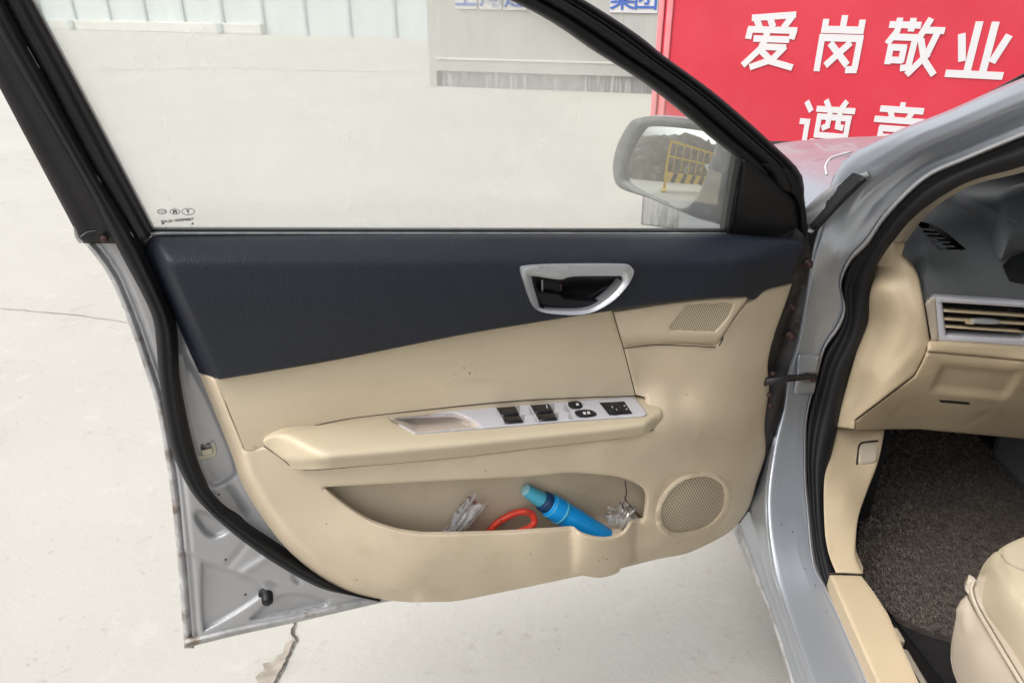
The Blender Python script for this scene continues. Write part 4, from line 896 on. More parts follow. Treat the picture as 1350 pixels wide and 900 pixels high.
side_out = resamp(cr([(960, 600), (955, 650), (964, 694), (985, 742), (1007, 793), (1026, 846), (1042, 900), (1064, 960), (1155, 1180), (1253, 1424)], 5), 60)
def side_strip(name, a, b, m, prof, k=9): return loft(name, side_out * (1 - a) + side_in * a, side_out * (1 - b) + side_in * b, smap, m, body, n=60, k=k, prof=prof, thick=0.02, back=np.array([0.9, 0.3, 0]))
side_strip('sill_side', 0.22, 1.0, M['silver'], [0, -0.004, -0.006, -0.004, 0.002, -0.002, -0.002, -0.001, 0.0], 17)
side_strip('sill_flange', 0.0, 0.24, M['hem'], [-0.004, 0.004, 0.006, 0.005, 0.0, -0.004], 9)
# black door-opening seal
os_l = cr([(1450, 138), (1350, 178), (1273, 210), (1220, 235), (1170, 284), (1145, 320), (1120, 345), (1110, 376), (1114, 408), (1104, 436), (1088, 462), (1078, 494), (1064, 550), (1062, 596), (1064, 640), (1066, 669), (1075, 742), (1089, 773), (1114, 823), (1146, 897), (1173, 960), (1279, 1160), (1378, 1360)], 5)
os_r = cr([(1450, 185), (1350, 219), (1291, 235), (1255, 251), (1209, 283), (1178, 318), (1156, 352), (1149, 387), (1145, 422), (1131, 465), (1117, 508), (1106, 557), (1097, 596), (1089, 633), (1090, 697), (1096, 735), (1104, 758), (1121, 815), (1158, 897), (1186, 960), (1300, 1160), (1405, 1360)], 5)
osc = [(u, v, a, x + (0.012 if a == 'Y' else (-0.004 if a == 'Z' else 0))) for (u, v, a, x) in pil_c] 
osm = depth_map(osc)
loft('opening_seal', os_l, os_r, osm, M['rubber'], body, n=210, k=15, prof=[-0.012, 0.006, 0.008, 0.003, 0.0, 0.006, 0.013, 0.016, 0.016, 0.015, 0.011, 0.004, -0.012], thick=0.03, back=BB)
# gap behind the hinge: dark well, wing-end garnish
panel('hinge_well', [(1062, 300), (1080, 290), (1099, 232), (1120, 205), (1100, 330), (1065, 400), (1040, 500), (1000, 640), (960, 640), (1000, 500), (1030, 380)], depth_map([(1062, 300, 'Y', 1.24), (1099, 232, 'Y', 1.25), (1040, 500, 'Y', 1.2), (1000, 640, 'Y', 1.18), (960, 640, 'Y', 1.2), (1030, 380, 'Y', 1.24)]), M['grease'], body, step=10, thick=0.01, back=BB)
gmap = depth_map([(1063, 272, 'Y', 1.165), (1099, 245, 'Y', 1.145), (1145, 229, 'Y', 1.085), (1074, 302, 'Y', 1.155)])
M['garnish'] = mat('grey_garnish', (0.16, 0.165, 0.17), 0.4, var=0.1, vscale=20)
panel('cowl_garnish', list(cr([(1060, 275), (1068, 268), (1085, 254), (1112, 240), (1142, 227)], 4)) + [(1146, 231), (1075, 303), (1066, 302)], gmap, M['garnish'], body, step=4, roll=(3, 0.004), thick=0.02, back=BB, hf=lambda u, v: -0.006 * sstep(0, 6, 4 - np.abs((v - 266) + (u - 1090) * 0.55)))
strip_line(body, 'garnish_rubber', [(1140, 235), (1110, 263), (1074, 302)], 9, gmap, M['rubber'], 0.008, base=0.004, thick=0.02)
panel('bright_chip', [(1066, 302), (1074, 304), (1070, 307), (1064, 306)], gmap, M['white'], body, step=3, thick=0.004, back=BB)

# front wing, bonnet, bumper as one pressed surface (world metres)
XC = 1.27
def zh(y): return float(np.interp(y, [1.15, 1.35, 1.6, 1.9, 2.2, 2.4, 2.52], [0.945, 0.925, 0.895, 0.85, 0.775, 0.70, 0.60]))
def sec(y):
    xl = 0.445 + 0.02 * ((y - 1.2) / 1.2) ** 2 + (0.0 if y < 1.85 else 0.62 * ((y - 1.85) / 0.67) ** 2.2 * 0.55)
    top = zh(y); L = []
    for x, z in ((xl + 0.02, 0.22), (xl, 0.40), (xl - 0.012, 0.58), (xl + 0.0, 0.70), (xl + 0.03, top - 0.10), (xl + 0.08, top - 0.035), (xl + 0.16, top - 0.005), (xl + 0.30, top + 0.012)):
        L.append((x, y, z))
    half = L + [(XC - (XC - xl - 0.30) * k, y, top + 0.012 + 0.02 * (1 - k)) for k in (0.6, 0.25)] + [(XC, y, top + 0.034)]
    return half + [(2 * XC - x, yy, z) for x, yy, z in half[-2::-1]]
ysn = [1.45, 1.52, 1.6, 1.75, 1.9, 2.05, 2.2, 2.32, 2.42, 2.5]
Gs = [sec(y) for y in ysn]
Gs.append([(x * 0.94 + XC * 0.06, 2.54, min(z, 0.50)) for x, y, z in Gs[-1]]); Gs.append([(x * 0.94 + XC * 0.06, 2.52, min(z, 0.22)) for x, y, z in Gs[-2]])
for sgn in (-1, 1):
    wg = grid_obj('front_wing', [[(x if sgn < 0 else 2 * XC - x, y, z) for x, y, z in sec(yy)[:7]] for yy in (1.215, 1.28, 1.36, 1.45)], M['silver'], body)
    sm = wg.modifiers.new('sub', 'SUBSURF'); sm.levels = 2; sm.render_levels = 2
bon = grid_obj('front_body', Gs, M['silver'], body); sm = bon.modifiers.new('sub', 'SUBSURF'); sm.levels = 2; sm.render_levels = 2
def on_bonnet(x, y):
    S = np.array(sec(y)); return float(np.interp(x, S[3:20, 0], S[3:20, 2]))
tube('wing_cut_glint', [(xx, yy, on_bonnet(xx, yy) + 0.001) for xx, yy in cr([(0.56, 1.32), (0.585, 1.39), (0.62, 1.445), (0.67, 1.485)], 5)], 0.0018, M['white'], body, 6)  # white tube paints the highlight that runs along the wing's cut edge
grid_obj('cowl_corner', [[(x if sg < 0 else 2 * XC - x, y, on_bonnet(x, y) - 0.004) for x in np.linspace(0.56, 0.82, 6)] for y in np.linspace(1.37, 1.47, 4) for sg in (-1,)], M['silver'], body, thick=0.004)
boxes('washer_jet', [((0.93, 1.62, on_bonnet(0.93, 1.62) + 0.006), (0.05, 0.02, 0.01))], M['black'], body, bevel=0.003)
# roof, screen, rear half (seen only from other positions; they shade the cabin)
rf = [[(XC + sx * wd, y, z - 0.03 * abs(sx) ** 3) for sx in np.linspace(-1, 1, 9)] for y, z, wd in ((0.44, 1.40, 0.60), (0.25, 1.445, 0.60), (-0.2, 1.465, 0.60), (-0.7, 1.45, 0.59), (-1.1, 1.40, 0.57))]
grid_obj('roof', rf, M['silver'], body, thick=0.03)
scr = [[(XC + sx * wd, y - cv * sx * sx, z) for sx in np.linspace(-1, 1, 9)] for y, z, wd, cv in ((1.47, 0.925, 0.72, 0.22), (0.97, 1.17, 0.65, 0.13), (0.48, 1.40, 0.58, 0.04))]
grid_obj('windscreen', scr, M['windshield'], body, thick=0.004)
tube('roof_pillar', [(1.98, 1.2, 0.9), (1.88, 0.75, 1.18), (1.85, 0.43, 1.38)], 0.035, M['silver'], body)
tube('roof_pillar', [(0.585, 0.80, 1.14), (0.63, 0.62, 1.26), (0.675, 0.42, 1.385), (0.68, 0.0, 1.42), (0.68, -0.6, 1.41), (0.70, -1.1, 1.38)], 0.035, M['silver'], body)
tube('centre_pillar', [(0.54, 0.13, 0.32), (0.50, 0.11, 0.65), (0.55, 0.06, 0.95), (0.66, -0.02, 1.40)], [0.06, 0.06, 0.05, 0.04], M['silver'], body)
# rear door side, far side, tail
def side_grid(x0, ya, yb, s): return [[(XC + s * (XC - x0 - dx), y, z) for z, dx in ((0.24, 0.02), (0.45, -0.01), (0.7, -0.02), (0.9, 0.0), (0.97, 0.03))] for y in np.linspace(ya, yb, 8)]
grid_obj('rear_side', side_grid(0.45, 0.05, -1.95, -1), M['silver'], body, thick=0.06)
grid_obj('far_side', side_grid(0.45, 1.2, -1.95, 1), M['silver'], body, thick=0.06)
for s in (-1, 1):
    grid_obj('rear_side_glass', [[(XC + s * (0.79 - 0.14 * t), y, 0.97 + 0.42 * t) for t in (0, 0.5, 1)] for y in (0.02, -0.5, -1.05)], M['windshield'], body, thick=0.004)
grid_obj('far_door_glass', [[(XC + (0.79 - 0.14 * t), y - 0.5 * t * (y > 0.5), 0.97 + 0.42 * t) for t in (0, 0.5, 1)] for y in (1.0, 0.5, 0.02)], M['windshield'], body, thick=0.004)
grid_obj('tail', [[(XC + sx * 0.80, y, z) for sx in (-1, -0.5, 0, 0.5, 1)] for y, z in ((-1.1, 1.39), (-1.5, 1.12), (-1.6, 0.98), (-1.98, 0.96), (-2.05, 0.6), (-2.0, 0.25))], M['silver'], body, thick=0.03)
for (x, y) in ((0.56, 1.72), (1.98, 1.72), (0.56, -0.93), (1.98, -0.93)):
    wh = part('wheel', car)
    n = 40; pr = [(-0.095, 0.21), (-0.095, 0.285), (-0.075, 0.305), (0.075, 0.305), (0.095, 0.285), (0.095, 0.21)]
    vs = [(x + a, y + r * math.cos(2 * math.pi * i / n), 0.305 + r * math.sin(2 * math.pi * i / n)) for i in range(n) for a, r in pr]
    fs = [(i * 6 + j, i * 6 + j + 1, ((i + 1) % n) * 6 + j + 1, ((i + 1) % n) * 6 + j) for i in range(n) for j in range(5)]
    fix_normals(obj('tyre', vs, fs, M['tyre'], wh))
    pr = [(0, 0.01), (0, 0.06), (0.02, 0.07), (0.02, 0.18), (-0.02, 0.205), (-0.08, 0.21)]; sgn = -1 if x < XC else 1
    vs = [(x + sgn * (0.06 + a), y + r * math.cos(2 * math.pi * i / n), 0.305 + r * math.sin(2 * math.pi * i / n)) for i in range(n) for a, r in pr]
    fix_normals(obj('rim', vs, fs, M['satin'], wh))

# ---- cabin
cab = P_('cabin_trim')
boxes('floor_pan', [((1.27, 0.1, 0.165), (1.44, 3.5, 0.02))], M['carpet'], cab)
boxes('firewall', [((1.27, 1.90, 0.50), (1.5, 0.03, 0.70))], M['carpet'], cab)
boxes('toe_board', [((1.27, 1.80, 0.32), (1.42, 0.02, 0.42), Matrix.Rotation(R(-35), 4, 'X'))], M['carpet'], cab)
boxes('sill_inner', [((0.575, 0.30, 0.24), (0.02, 1.5, 0.15))], M['carpet'], cab)
boxes('kick_wall', [((0.745, 1.40, 0.45), (0.02, 0.30, 0.56))], M['carpet'], cab)
boxes('tunnel', [((1.27, 0.5, 0.33), (0.26, 2.0, 0.32))], M['dash'], cab, bevel=0.04)
boxes('far_trim', [((2.03, -0.2, 0.6), (0.04, 2.8, 0.75))], M['beige_cab'], cab)
boxes('headlining', [((1.27, -0.3, 1.40), (1.05, 1.5, 0.02))], M['beige_pale'], cab)
# pillar trim + dash end
pt_l = cr([(1450, 183), (1350, 217), (1291, 233), (1255, 249), (1209, 281), (1176, 319)], 5)
pt_r = cr([(1450, 196), (1350, 227), (1296, 240), (1262, 254), (1220, 285), (1193, 322)], 5)
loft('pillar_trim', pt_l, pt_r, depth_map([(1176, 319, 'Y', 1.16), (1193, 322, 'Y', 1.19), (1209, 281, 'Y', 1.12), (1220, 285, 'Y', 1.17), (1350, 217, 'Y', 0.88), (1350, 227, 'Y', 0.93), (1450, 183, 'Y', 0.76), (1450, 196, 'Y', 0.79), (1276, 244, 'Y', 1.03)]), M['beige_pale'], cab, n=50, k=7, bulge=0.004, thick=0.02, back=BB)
dec = [(1176, 318, 'Y', 1.18), (1156, 352, 'Y', 1.19), (1145, 422, 'Y', 1.19), (1117, 508, 'Y', 1.17), (1104, 560, 'Y', 1.155), (1193, 322, 'Y', 1.165), (1192, 342, 'Y', 1.15), (1209, 362, 'Y', 1.13), (1225, 447, 'Y', 1.105), (1206, 493, 'Y', 1.11), (1127, 560, 'Y', 1.13), (1165, 380, 'Y', 1.135), (1180, 450, 'Y', 1.115), (1150, 490, 'Y', 1.125), (1200, 420, 'Y', 1.105), (1188, 480, 'Y', 1.108)]
dmap = depth_map(dec)
de_out = [(1175, 318), (1193, 321), (1189, 337), (1196, 344)] + list(cr([(1203, 352), (1210, 364), (1215, 385), (1225, 447), (1222, 460), (1214, 478), (1205, 494), (1190, 506), (1128, 553)], 4)) + [(1126, 566), (1100, 563)] + list(cr([(1100, 563), (1110, 530), (1128, 468), (1142, 420), (1147, 385), (1155, 350), (1175, 318)], 4))[1:-1]
inner_face = cr([(1165, 356), (1186, 352), (1198, 392), (1207, 436), (1196, 466), (1130, 530), (1122, 528), (1140, 470), (1155, 420)], 4, True)
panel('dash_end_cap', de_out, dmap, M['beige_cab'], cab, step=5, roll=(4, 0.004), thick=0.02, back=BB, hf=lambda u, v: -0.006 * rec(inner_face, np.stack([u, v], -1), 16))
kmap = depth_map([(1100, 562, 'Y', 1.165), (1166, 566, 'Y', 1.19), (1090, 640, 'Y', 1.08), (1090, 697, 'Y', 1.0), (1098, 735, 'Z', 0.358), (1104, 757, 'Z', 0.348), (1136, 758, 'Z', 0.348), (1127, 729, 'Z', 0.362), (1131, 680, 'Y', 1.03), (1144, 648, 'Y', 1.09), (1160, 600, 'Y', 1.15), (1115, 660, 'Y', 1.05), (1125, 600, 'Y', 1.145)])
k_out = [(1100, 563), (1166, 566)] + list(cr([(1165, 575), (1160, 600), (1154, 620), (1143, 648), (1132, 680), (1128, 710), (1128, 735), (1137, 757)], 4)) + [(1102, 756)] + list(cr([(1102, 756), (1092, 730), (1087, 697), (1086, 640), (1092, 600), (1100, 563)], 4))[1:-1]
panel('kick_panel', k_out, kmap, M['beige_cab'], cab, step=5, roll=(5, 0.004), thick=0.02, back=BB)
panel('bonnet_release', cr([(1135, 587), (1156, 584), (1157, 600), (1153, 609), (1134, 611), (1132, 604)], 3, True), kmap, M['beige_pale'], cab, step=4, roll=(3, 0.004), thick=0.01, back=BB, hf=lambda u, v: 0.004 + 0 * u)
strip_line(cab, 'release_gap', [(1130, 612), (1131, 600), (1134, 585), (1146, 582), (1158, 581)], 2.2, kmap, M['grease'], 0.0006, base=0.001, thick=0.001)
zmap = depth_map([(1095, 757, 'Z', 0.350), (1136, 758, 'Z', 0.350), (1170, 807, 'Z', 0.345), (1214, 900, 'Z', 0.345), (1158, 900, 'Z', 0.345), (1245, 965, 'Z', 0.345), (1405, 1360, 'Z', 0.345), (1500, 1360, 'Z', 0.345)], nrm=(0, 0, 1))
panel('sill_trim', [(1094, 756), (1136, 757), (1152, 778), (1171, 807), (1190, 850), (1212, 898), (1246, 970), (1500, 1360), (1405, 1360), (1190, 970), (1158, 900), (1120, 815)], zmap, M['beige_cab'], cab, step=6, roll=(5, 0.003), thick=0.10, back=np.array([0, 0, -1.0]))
strip_line(cab, 'trim_seam', [(1094, 756), (1115, 756), (1137, 757.5)], 1.3, zmap, M['seam'], 0.0005, base=0.0005, thick=0.001)
# dashboard
dash = P_('dashboard')
VK = np.arange(180, 440, 2.0); YK = np.interp(VK, [180, 222, 255, 300, 330, 344, 356, 378, 402, 440], [1.72, 1.56, 1.45, 1.29, 1.205, 1.172, 1.152, 1.140, 1.132, 1.12])
YK = np.convolve(np.pad(YK, 6, mode='edge'), np.ones(13) / 13, mode='valid')
def dtm(u, v, h):
    d = rays(u, v); Y = np.interp(v, VK, YK) + 0.05 * sstep(1230, 1188, np.asarray(u, float)) ** 1.5
    p = d * (Y / d[..., 1])[..., None]; nr = np.array([-0.1, -0.4, 0.9]) / np.linalg.norm([-0.1, -0.4, 0.9]); return ORG + p + nr * np.asarray(h)[..., None]
dt_out = [(1192, 322), (1200, 300), (1212, 284), (1228, 272), (1256, 252), (1290, 236), (1350, 222), (1460, 205), (1460, 412), (1350, 401), (1232, 391), (1218, 398), (1212, 372), (1200, 350), (1187, 338)]
vent_o = cr([(1208, 294), (1213, 292), (1228, 296), (1244, 304), (1270, 325), (1273, 330), (1262, 332), (1243, 332), (1236, 328)], 3, True)
bin_ = cr([(1313, 338), (1307, 318), (1306, 288), (1314, 266), (1332, 252), (1365, 244), (1420, 240), (1470, 240), (1472, 300), (1470, 338), (1400, 331), (1350, 331), (1328, 338), (1319, 344)], 4, True)
panel('dash_top', dt_out, dtm, M['dash'], dash, step=6, thick=0.01, back=BB, holes=[vent_o], hf=lambda u, v: -0.003 * np.exp(-(dist(np.array([(1196, 322), (1216, 348), (1228, 370), (1230, 392)]), np.stack([u, v], -1), False) / 2.5) ** 2))
panel('instrument_hood', bin_, dtm, M['dash'], dash, step=6, roll=(16, 0.024), thick=0.02, back=BB, hf=lambda u, v: 0.026 + 0 * u)
panel('instrument_recess', [(1321, 352), (1332, 340), (1352, 332), (1400, 331), (1470, 338), (1470, 385), (1360, 378), (1330, 372)], dtm, M['black'], dash, step=8, thick=0.002, back=BB, hf=lambda u, v: 0.002 + 0 * u)
panel('side_vent', vent_o * 1.05 - vent_o.mean(0) * 0.05, dtm, M['gloss_black'], dash, step=5, thick=0.004, back=BB, hf=lambda u, v: -0.012 + 0 * u)
for i in range(6):
    t = (i + 0.7) / 6.2; a = np.array([1210, 296]) * (1 - t) + np.array([1240, 331]) * t; b = np.array([1228, 298]) * (1 - t) + np.array([1270, 331]) * t
    strip_line(dash, 'vent_slat', [tuple(a), tuple((a + b) / 2), tuple(b)], 2.0, dtm, M['dash'], 0.002, base=-0.004, thick=0.003)
# centre-left air vent
vmap = depth_map([(1220, 395, 'Y', 1.125), (1350, 400, 'Y', 1.12), (1350, 458, 'Y', 1.115), (1228, 450, 'Y', 1.115), (1470, 412, 'Y', 1.12), (1470, 470, 'Y', 1.115)])
vb_in = [(1242, 398.5), (1300, 402), (1362, 406), (1362, 438), (1346, 446), (1300, 444), (1247, 441)]
vb_out = [(1221, 396), (1232, 390), (1290, 394), (1390, 402), (1395, 440), (1368, 455), (1340, 456.5), (1290, 452), (1228, 449)]
panel('vent_bezel', vb_out, vmap, M['panel_silver'], dash, step=4, holes=[vb_in], roll=(4, 0.005), thick=0.03, back=BB, hf=lambda u, v: 0.006 + 0 * u)
panel('vent_bezel_end', [(1219, 400), (1223, 395), (1233, 391), (1238, 447), (1228, 450), (1226, 440)], vmap, M['beige_pale'], dash, step=4, roll=(3, 0.004), thick=0.02, back=BB, hf=lambda u, v: 0.009 + 0 * u)
panel('vent_cavity', [(1236, 394), (1370, 402), (1370, 450), (1240, 446)], vmap, M['gloss_black'], dash, step=8, thick=0.004, back=BB, hf=lambda u, v: -0.035 + 0 * u)
for a, b in (((1243, 410), (1365, 418)), ((1244, 421), (1365, 428.5)), ((1246, 431), (1350, 438))):
    strip_line(dash, 'vent_slat', [a, ((a[0] + b[0]) / 2, (a[1] + b[1]) / 2), b], 3.0, vmap, M['beige_cab'], 0.003, base=-0.004, thick=0.012)
panel('vent_slider', cr([(1284, 420.5), (1314, 422), (1315, 427), (1284, 426)], 3, True), vmap, M['satin'], dash, step=3, roll=(2, 0.002), thick=0.008, back=BB, hf=lambda u, v: 0.004 + 0 * u)
panel('slider_stem', cr([(1272, 425), (1284, 420), (1284, 427), (1276, 427)], 3, True), vmap, M['beige_cab'], dash, step=3, thick=0.006, back=BB, hf=lambda u, v: 0.002 + 0 * u)
ldc = [(1225, 450, 'Y', 1.108), (1350, 458, 'Y', 1.108), (1470, 470, 'Y', 1.108), (1224, 463, 'Y', 1.098), (1350, 476, 'Y', 1.096), (1470, 488, 'Y', 1.096), (1350, 500, 'Y', 1.11), (1215, 480, 'Y', 1.105), (1350, 578, 'Y', 1.20), (1470, 590, 'Y', 1.20), (1127, 563, 'Y', 1.14), (1215, 566, 'Y', 1.19), (1280, 515, 'Y', 1.125), (1190, 510, 'Y', 1.115), (1230, 512, 'Y', 1.125), (1330, 535, 'Y', 1.145), (1180, 550, 'Y', 1.165)]
lmap = depth_map(ldc)
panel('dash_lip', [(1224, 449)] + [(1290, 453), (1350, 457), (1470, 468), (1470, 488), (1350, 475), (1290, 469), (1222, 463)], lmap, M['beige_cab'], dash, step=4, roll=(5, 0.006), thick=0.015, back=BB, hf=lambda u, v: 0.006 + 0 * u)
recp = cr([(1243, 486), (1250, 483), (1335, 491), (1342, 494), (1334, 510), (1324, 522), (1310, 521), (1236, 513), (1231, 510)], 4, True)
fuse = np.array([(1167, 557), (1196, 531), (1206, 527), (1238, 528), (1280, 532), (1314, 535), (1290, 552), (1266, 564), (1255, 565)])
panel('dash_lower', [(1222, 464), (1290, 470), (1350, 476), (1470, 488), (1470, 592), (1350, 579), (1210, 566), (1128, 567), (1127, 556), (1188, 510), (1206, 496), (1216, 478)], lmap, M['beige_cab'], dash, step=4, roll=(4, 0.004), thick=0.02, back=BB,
      hf=lambda u, v: -0.012 * rec(recp, np.stack([u, v], -1), 9) - 0.0025 * np.exp(-(dist(fuse, np.stack([u, v], -1), False) / 1.6) ** 2))
panel('fuse_slot', [(1238, 527), (1279, 530.5), (1277, 533), (1240, 530)], lmap, M['gloss_black'], dash, step=3, thick=0.002, back=BB, hf=lambda u, v: 0.001 + 0 * u)
boxes('dash_bulk', [((1.45, 1.36, 0.73), (1.2, 0.26, 0.22))], M['dash'], dash, bevel=0.03)
# steering wheel just outside the frame
wc = Vector((0.98, 0.80, 0.80)); ax = Vector((0, -0.9, 0.42)).normalized(); e1 = Vector((1, 0, 0)); e2 = ax.cross(e1)
stw = P_('steering_wheel')
tube('wheel_ring', [wc + (e1 * math.cos(a) + e2 * math.sin(a)) * 0.185 for a in np.linspace(0, 2 * math.pi, 41)[:-1]], 0.015, M['dash'], stw, 10, True)
tube('steering_column', [wc + ax * 0.02, wc - ax * 0.12, wc - ax * 0.34], [0.075, 0.06, 0.05], M['dash'], stw, 14)
tube('wheel_spoke', [wc - e1 * 0.18, wc, wc + e1 * 0.18], [0.014, 0.02, 0.014], M['dash'], stw, 8)

# ---- driver seat
seat = P_('seat')
sc_ = [(1350, 704, 'Z', 0.50), (1319, 719, 'Z', 0.49), (1295, 740, 'Z', 0.45), (1287, 761, 'Z', 0.42), (1287, 793, 'X', 0.672), (1312, 836, 'X', 0.664), (1350, 900, 'X', 0.655), (1350, 800, 'Z', 0.50), (1350, 750, 'Z', 0.51), (1320, 770, 'Z', 0.485), (1420, 880, 'Z', 0.51), (1500, 700, 'Z', 0.505), (1500, 900, 'Z', 0.505), (1420, 720, 'Z', 0.505), (1420, 960, 'Z', 0.50), (1390, 965, 'X', 0.65)]
sem = depth_map(sc_, nrm=(-0.5, -0.3, 0.8))
seat_o = list(cr([(1500, 660), (1420, 680), (1350, 704), (1319, 719), (1299, 736), (1288, 757), (1284, 772), (1289, 795), (1312, 836), (1350, 900), (1392, 968)], 5)) + [(1500, 968)]
seam_ = np.array([(1360, 800), (1335, 770), (1318, 745), (1316, 722)])
panel('cushion', seat_o, sem, M['seat'], seat, step=6, roll=(8, 0.010), thick=0.06, back=np.array([0.4, 0.3, -0.6]), hf=lambda u, v: -0.004 * np.exp(-(dist(seam_, np.stack([u, v], -1), False) / 2.5) ** 2))
vac = [(1287, 761, 'X', 0.665), (1276, 781, 'X', 0.655), (1260, 800, 'X', 0.650), (1250, 857, 'X', 0.640), (1258, 896, 'X', 0.632), (1350, 900, 'X', 0.640), (1312, 836, 'X', 0.652), (1287, 793, 'X', 0.660), (1270, 960, 'X', 0.628), (1392, 968, 'X', 0.638), (1285, 860, 'X', 0.634)]
vam = depth_map(vac, nrm=(-0.9, -0.4, 0.1))
va_o = list(cr([(1288, 758), (1276, 780), (1265, 790), (1260, 802), (1254, 830), (1250, 857), (1252, 880), (1260, 905), (1280, 968)], 4)) + [(1400, 968)] + list(cr([(1394, 968), (1351, 900), (1313, 837), (1291, 796), (1286, 775)], 4))
panel('side_valance', va_o, vam, M['beige_pale'], seat, step=5, roll=(6, 0.008), thick=0.02, back=np.array([0.9, 0.2, 0]), hf=lambda u, v: 0.004 * np.exp(-(dist(np.array([(1262, 803), (1272, 800), (1274, 826)]), np.stack([u, v], -1), False) / 6) ** 2))
strip_line(seat, 'valance_rim', [(1287, 762), (1283, 774), (1289, 796), (1313, 837), (1351, 900), (1390, 965)], 5, vam, M['beige_pale'], 0.004, base=0.003, thick=0.01)
strip_line(seat, 'stitching', [(1372, 756), (1345, 750), (1328, 741), (1321, 731)], 1.6, sem, M['beige_pale'], 0.001, base=0.001, thick=0.001)
boxes('backrest', [((0.92, 0.08, 0.82), (0.46, 0.14, 0.62), Matrix.Rotation(R(12), 4, 'X'))], M['seat'], seat, bevel=0.05)
boxes('cushion_core', [((0.93, 0.42, 0.40), (0.48, 0.56, 0.15))], M['seat'], seat, bevel=0.05)
boxes('seat_rail', [((0.72, 0.55, 0.195), (0.035, 0.55, 0.04)), ((0.72, 0.70, 0.24), (0.03, 0.10, 0.10))], M['black'], seat, bevel=0.005)
boxes('seat_rail', [((1.10, 0.55, 0.195), (0.035, 0.55, 0.04)), ((1.10, 0.70, 0.24), (0.03, 0.10, 0.10))], M['black'], seat, bevel=0.005)
q0 = on_axis(1180, 835, 'Z', 0.23); q1 = on_axis(1212, 890, 'Z', 0.22)
boxes('rail_cover', [((*((q0 + q1) / 2)[:2], 0.215), (0.035, 0.17, 0.05), Matrix.Rotation(R(8), 4, 'Z'))], M['gloss_black'], cab, bevel=0.008)
q0 = on_axis(1206, 878, 'Z', 0.28); boxes('rail_end_clip', [((q0[0], q0[1], 0.262), (0.012, 0.07, 0.035))], M['beige_pale'], cab, bevel=0.004)
q0 = on_axis(1182, 832, 'Z', 0.26); boxes('sill_clip', [((q0[0], q0[1], 0.245), (0.02, 0.03, 0.02))], M['beige'], cab, bevel=0.004)

# ---- coil floor mat (loose, lies in the footwell)
fm = thing('floor_mat', 'brown coil-pile floor mat lying in the dark footwell', 'floor mat', (0.85, 1.1, 0.176))
mpx = [(1180, 545), (1172, 572), (1150, 640), (1132, 700), (1136, 765), (1163, 801), (1206, 826), (1252, 841), (1330, 862)]
mw_ = [on_axis(u, v, 'Z', 0.185)[:2] for u, v in mpx]; mw_ += [np.array([1.12, 0.86]), np.array([1.16, 1.70])]
mat_poly = np.array(mw_); mat_poly = dens(cr(mat_poly, 3, True), 0.02)
vs = [(x, y, 0.188) for x, y in mat_poly] + [(x, y, 0.176) for x, y in mat_poly]; n0 = len(mat_poly)
o_ = obj('mat_backing', vs, [tuple(range(n0)), tuple(range(n0, 2 * n0))[::-1]] + [(i, (i + 1) % n0, n0 + (i + 1) % n0, n0 + i) for i in range(n0)], M['matbase'], fm, smooth=False); fix_normals(o_)
lo, hi = mat_poly.min(0), mat_poly.max(0); cand = np.random.uniform(lo, hi, (46000, 2)); cand = cand[inside(mat_poly, cand)]
vs = []; fs = []
for (x, y) in cand[:22000]:
    a0 = random.uniform(0, 6.28); r = random.uniform(0.003, 0.0065); h = random.uniform(0.189, 0.196); tilt = random.uniform(-0.8, 0.8); wd = 0.0009
    b = len(vs); k = 5; arc = random.uniform(2.5, 4.5); yaw = random.uniform(0, 6.28)
    for i in range(k):
        t = a0 + arc * i / (k - 1); px, py = r * math.cos(t), r * math.sin(t)
        X = x + px * math.cos(yaw) ; Y = y + px * math.sin(yaw) + py * math.cos(tilt) * 0.6; Z = h + py * math.sin(tilt) * 0.9
        vs += [(X - wd, Y, Z + wd), (X + wd, Y + wd, Z - wd * 0.5)]
    for i in range(k - 1): fs.append((b + 2 * i, b + 2 * i + 1, b + 2 * i + 3, b + 2 * i + 2))
obj('coil_pile', vs, fs, M['curl'], fm, smooth=True, kind='stuff')

# ================================================================== LOOSE THINGS IN THE DOOR POCKET
def crumple(name, center, axes, seed, m, sub=4, amp=0.35, pinch=None):
    b = bmesh.new(); bmesh.ops.create_icosphere(b, subdivisions=sub, radius=1.0)
    for q in b.verts:
        d = q.co.normalized(); k = 1.0
        f = noise.voronoi(d * 1.7 + Vector((seed, 0, 0)))[0]; k += amp * (f[1] - f[0]) - amp * 0.4
        k += 0.10 * noise.noise(d * 4 + Vector((0, seed, 0))); w_ = d * k
        if pinch: w_ = pinch(w_)
        q.co = Vector(center) + Vector(axes[0]) * w_.x + Vector(axes[1]) * w_.y + Vector(axes[2]) * w_.z
    me = bpy.data.meshes.new(name); b.to_mesh(me); b.free(); o = bpy.data.objects.new(name, me); COL.objects.link(o); me.materials.append(m)
    me.polygons.foreach_set('use_smooth', [True] * len(me.polygons)); return o
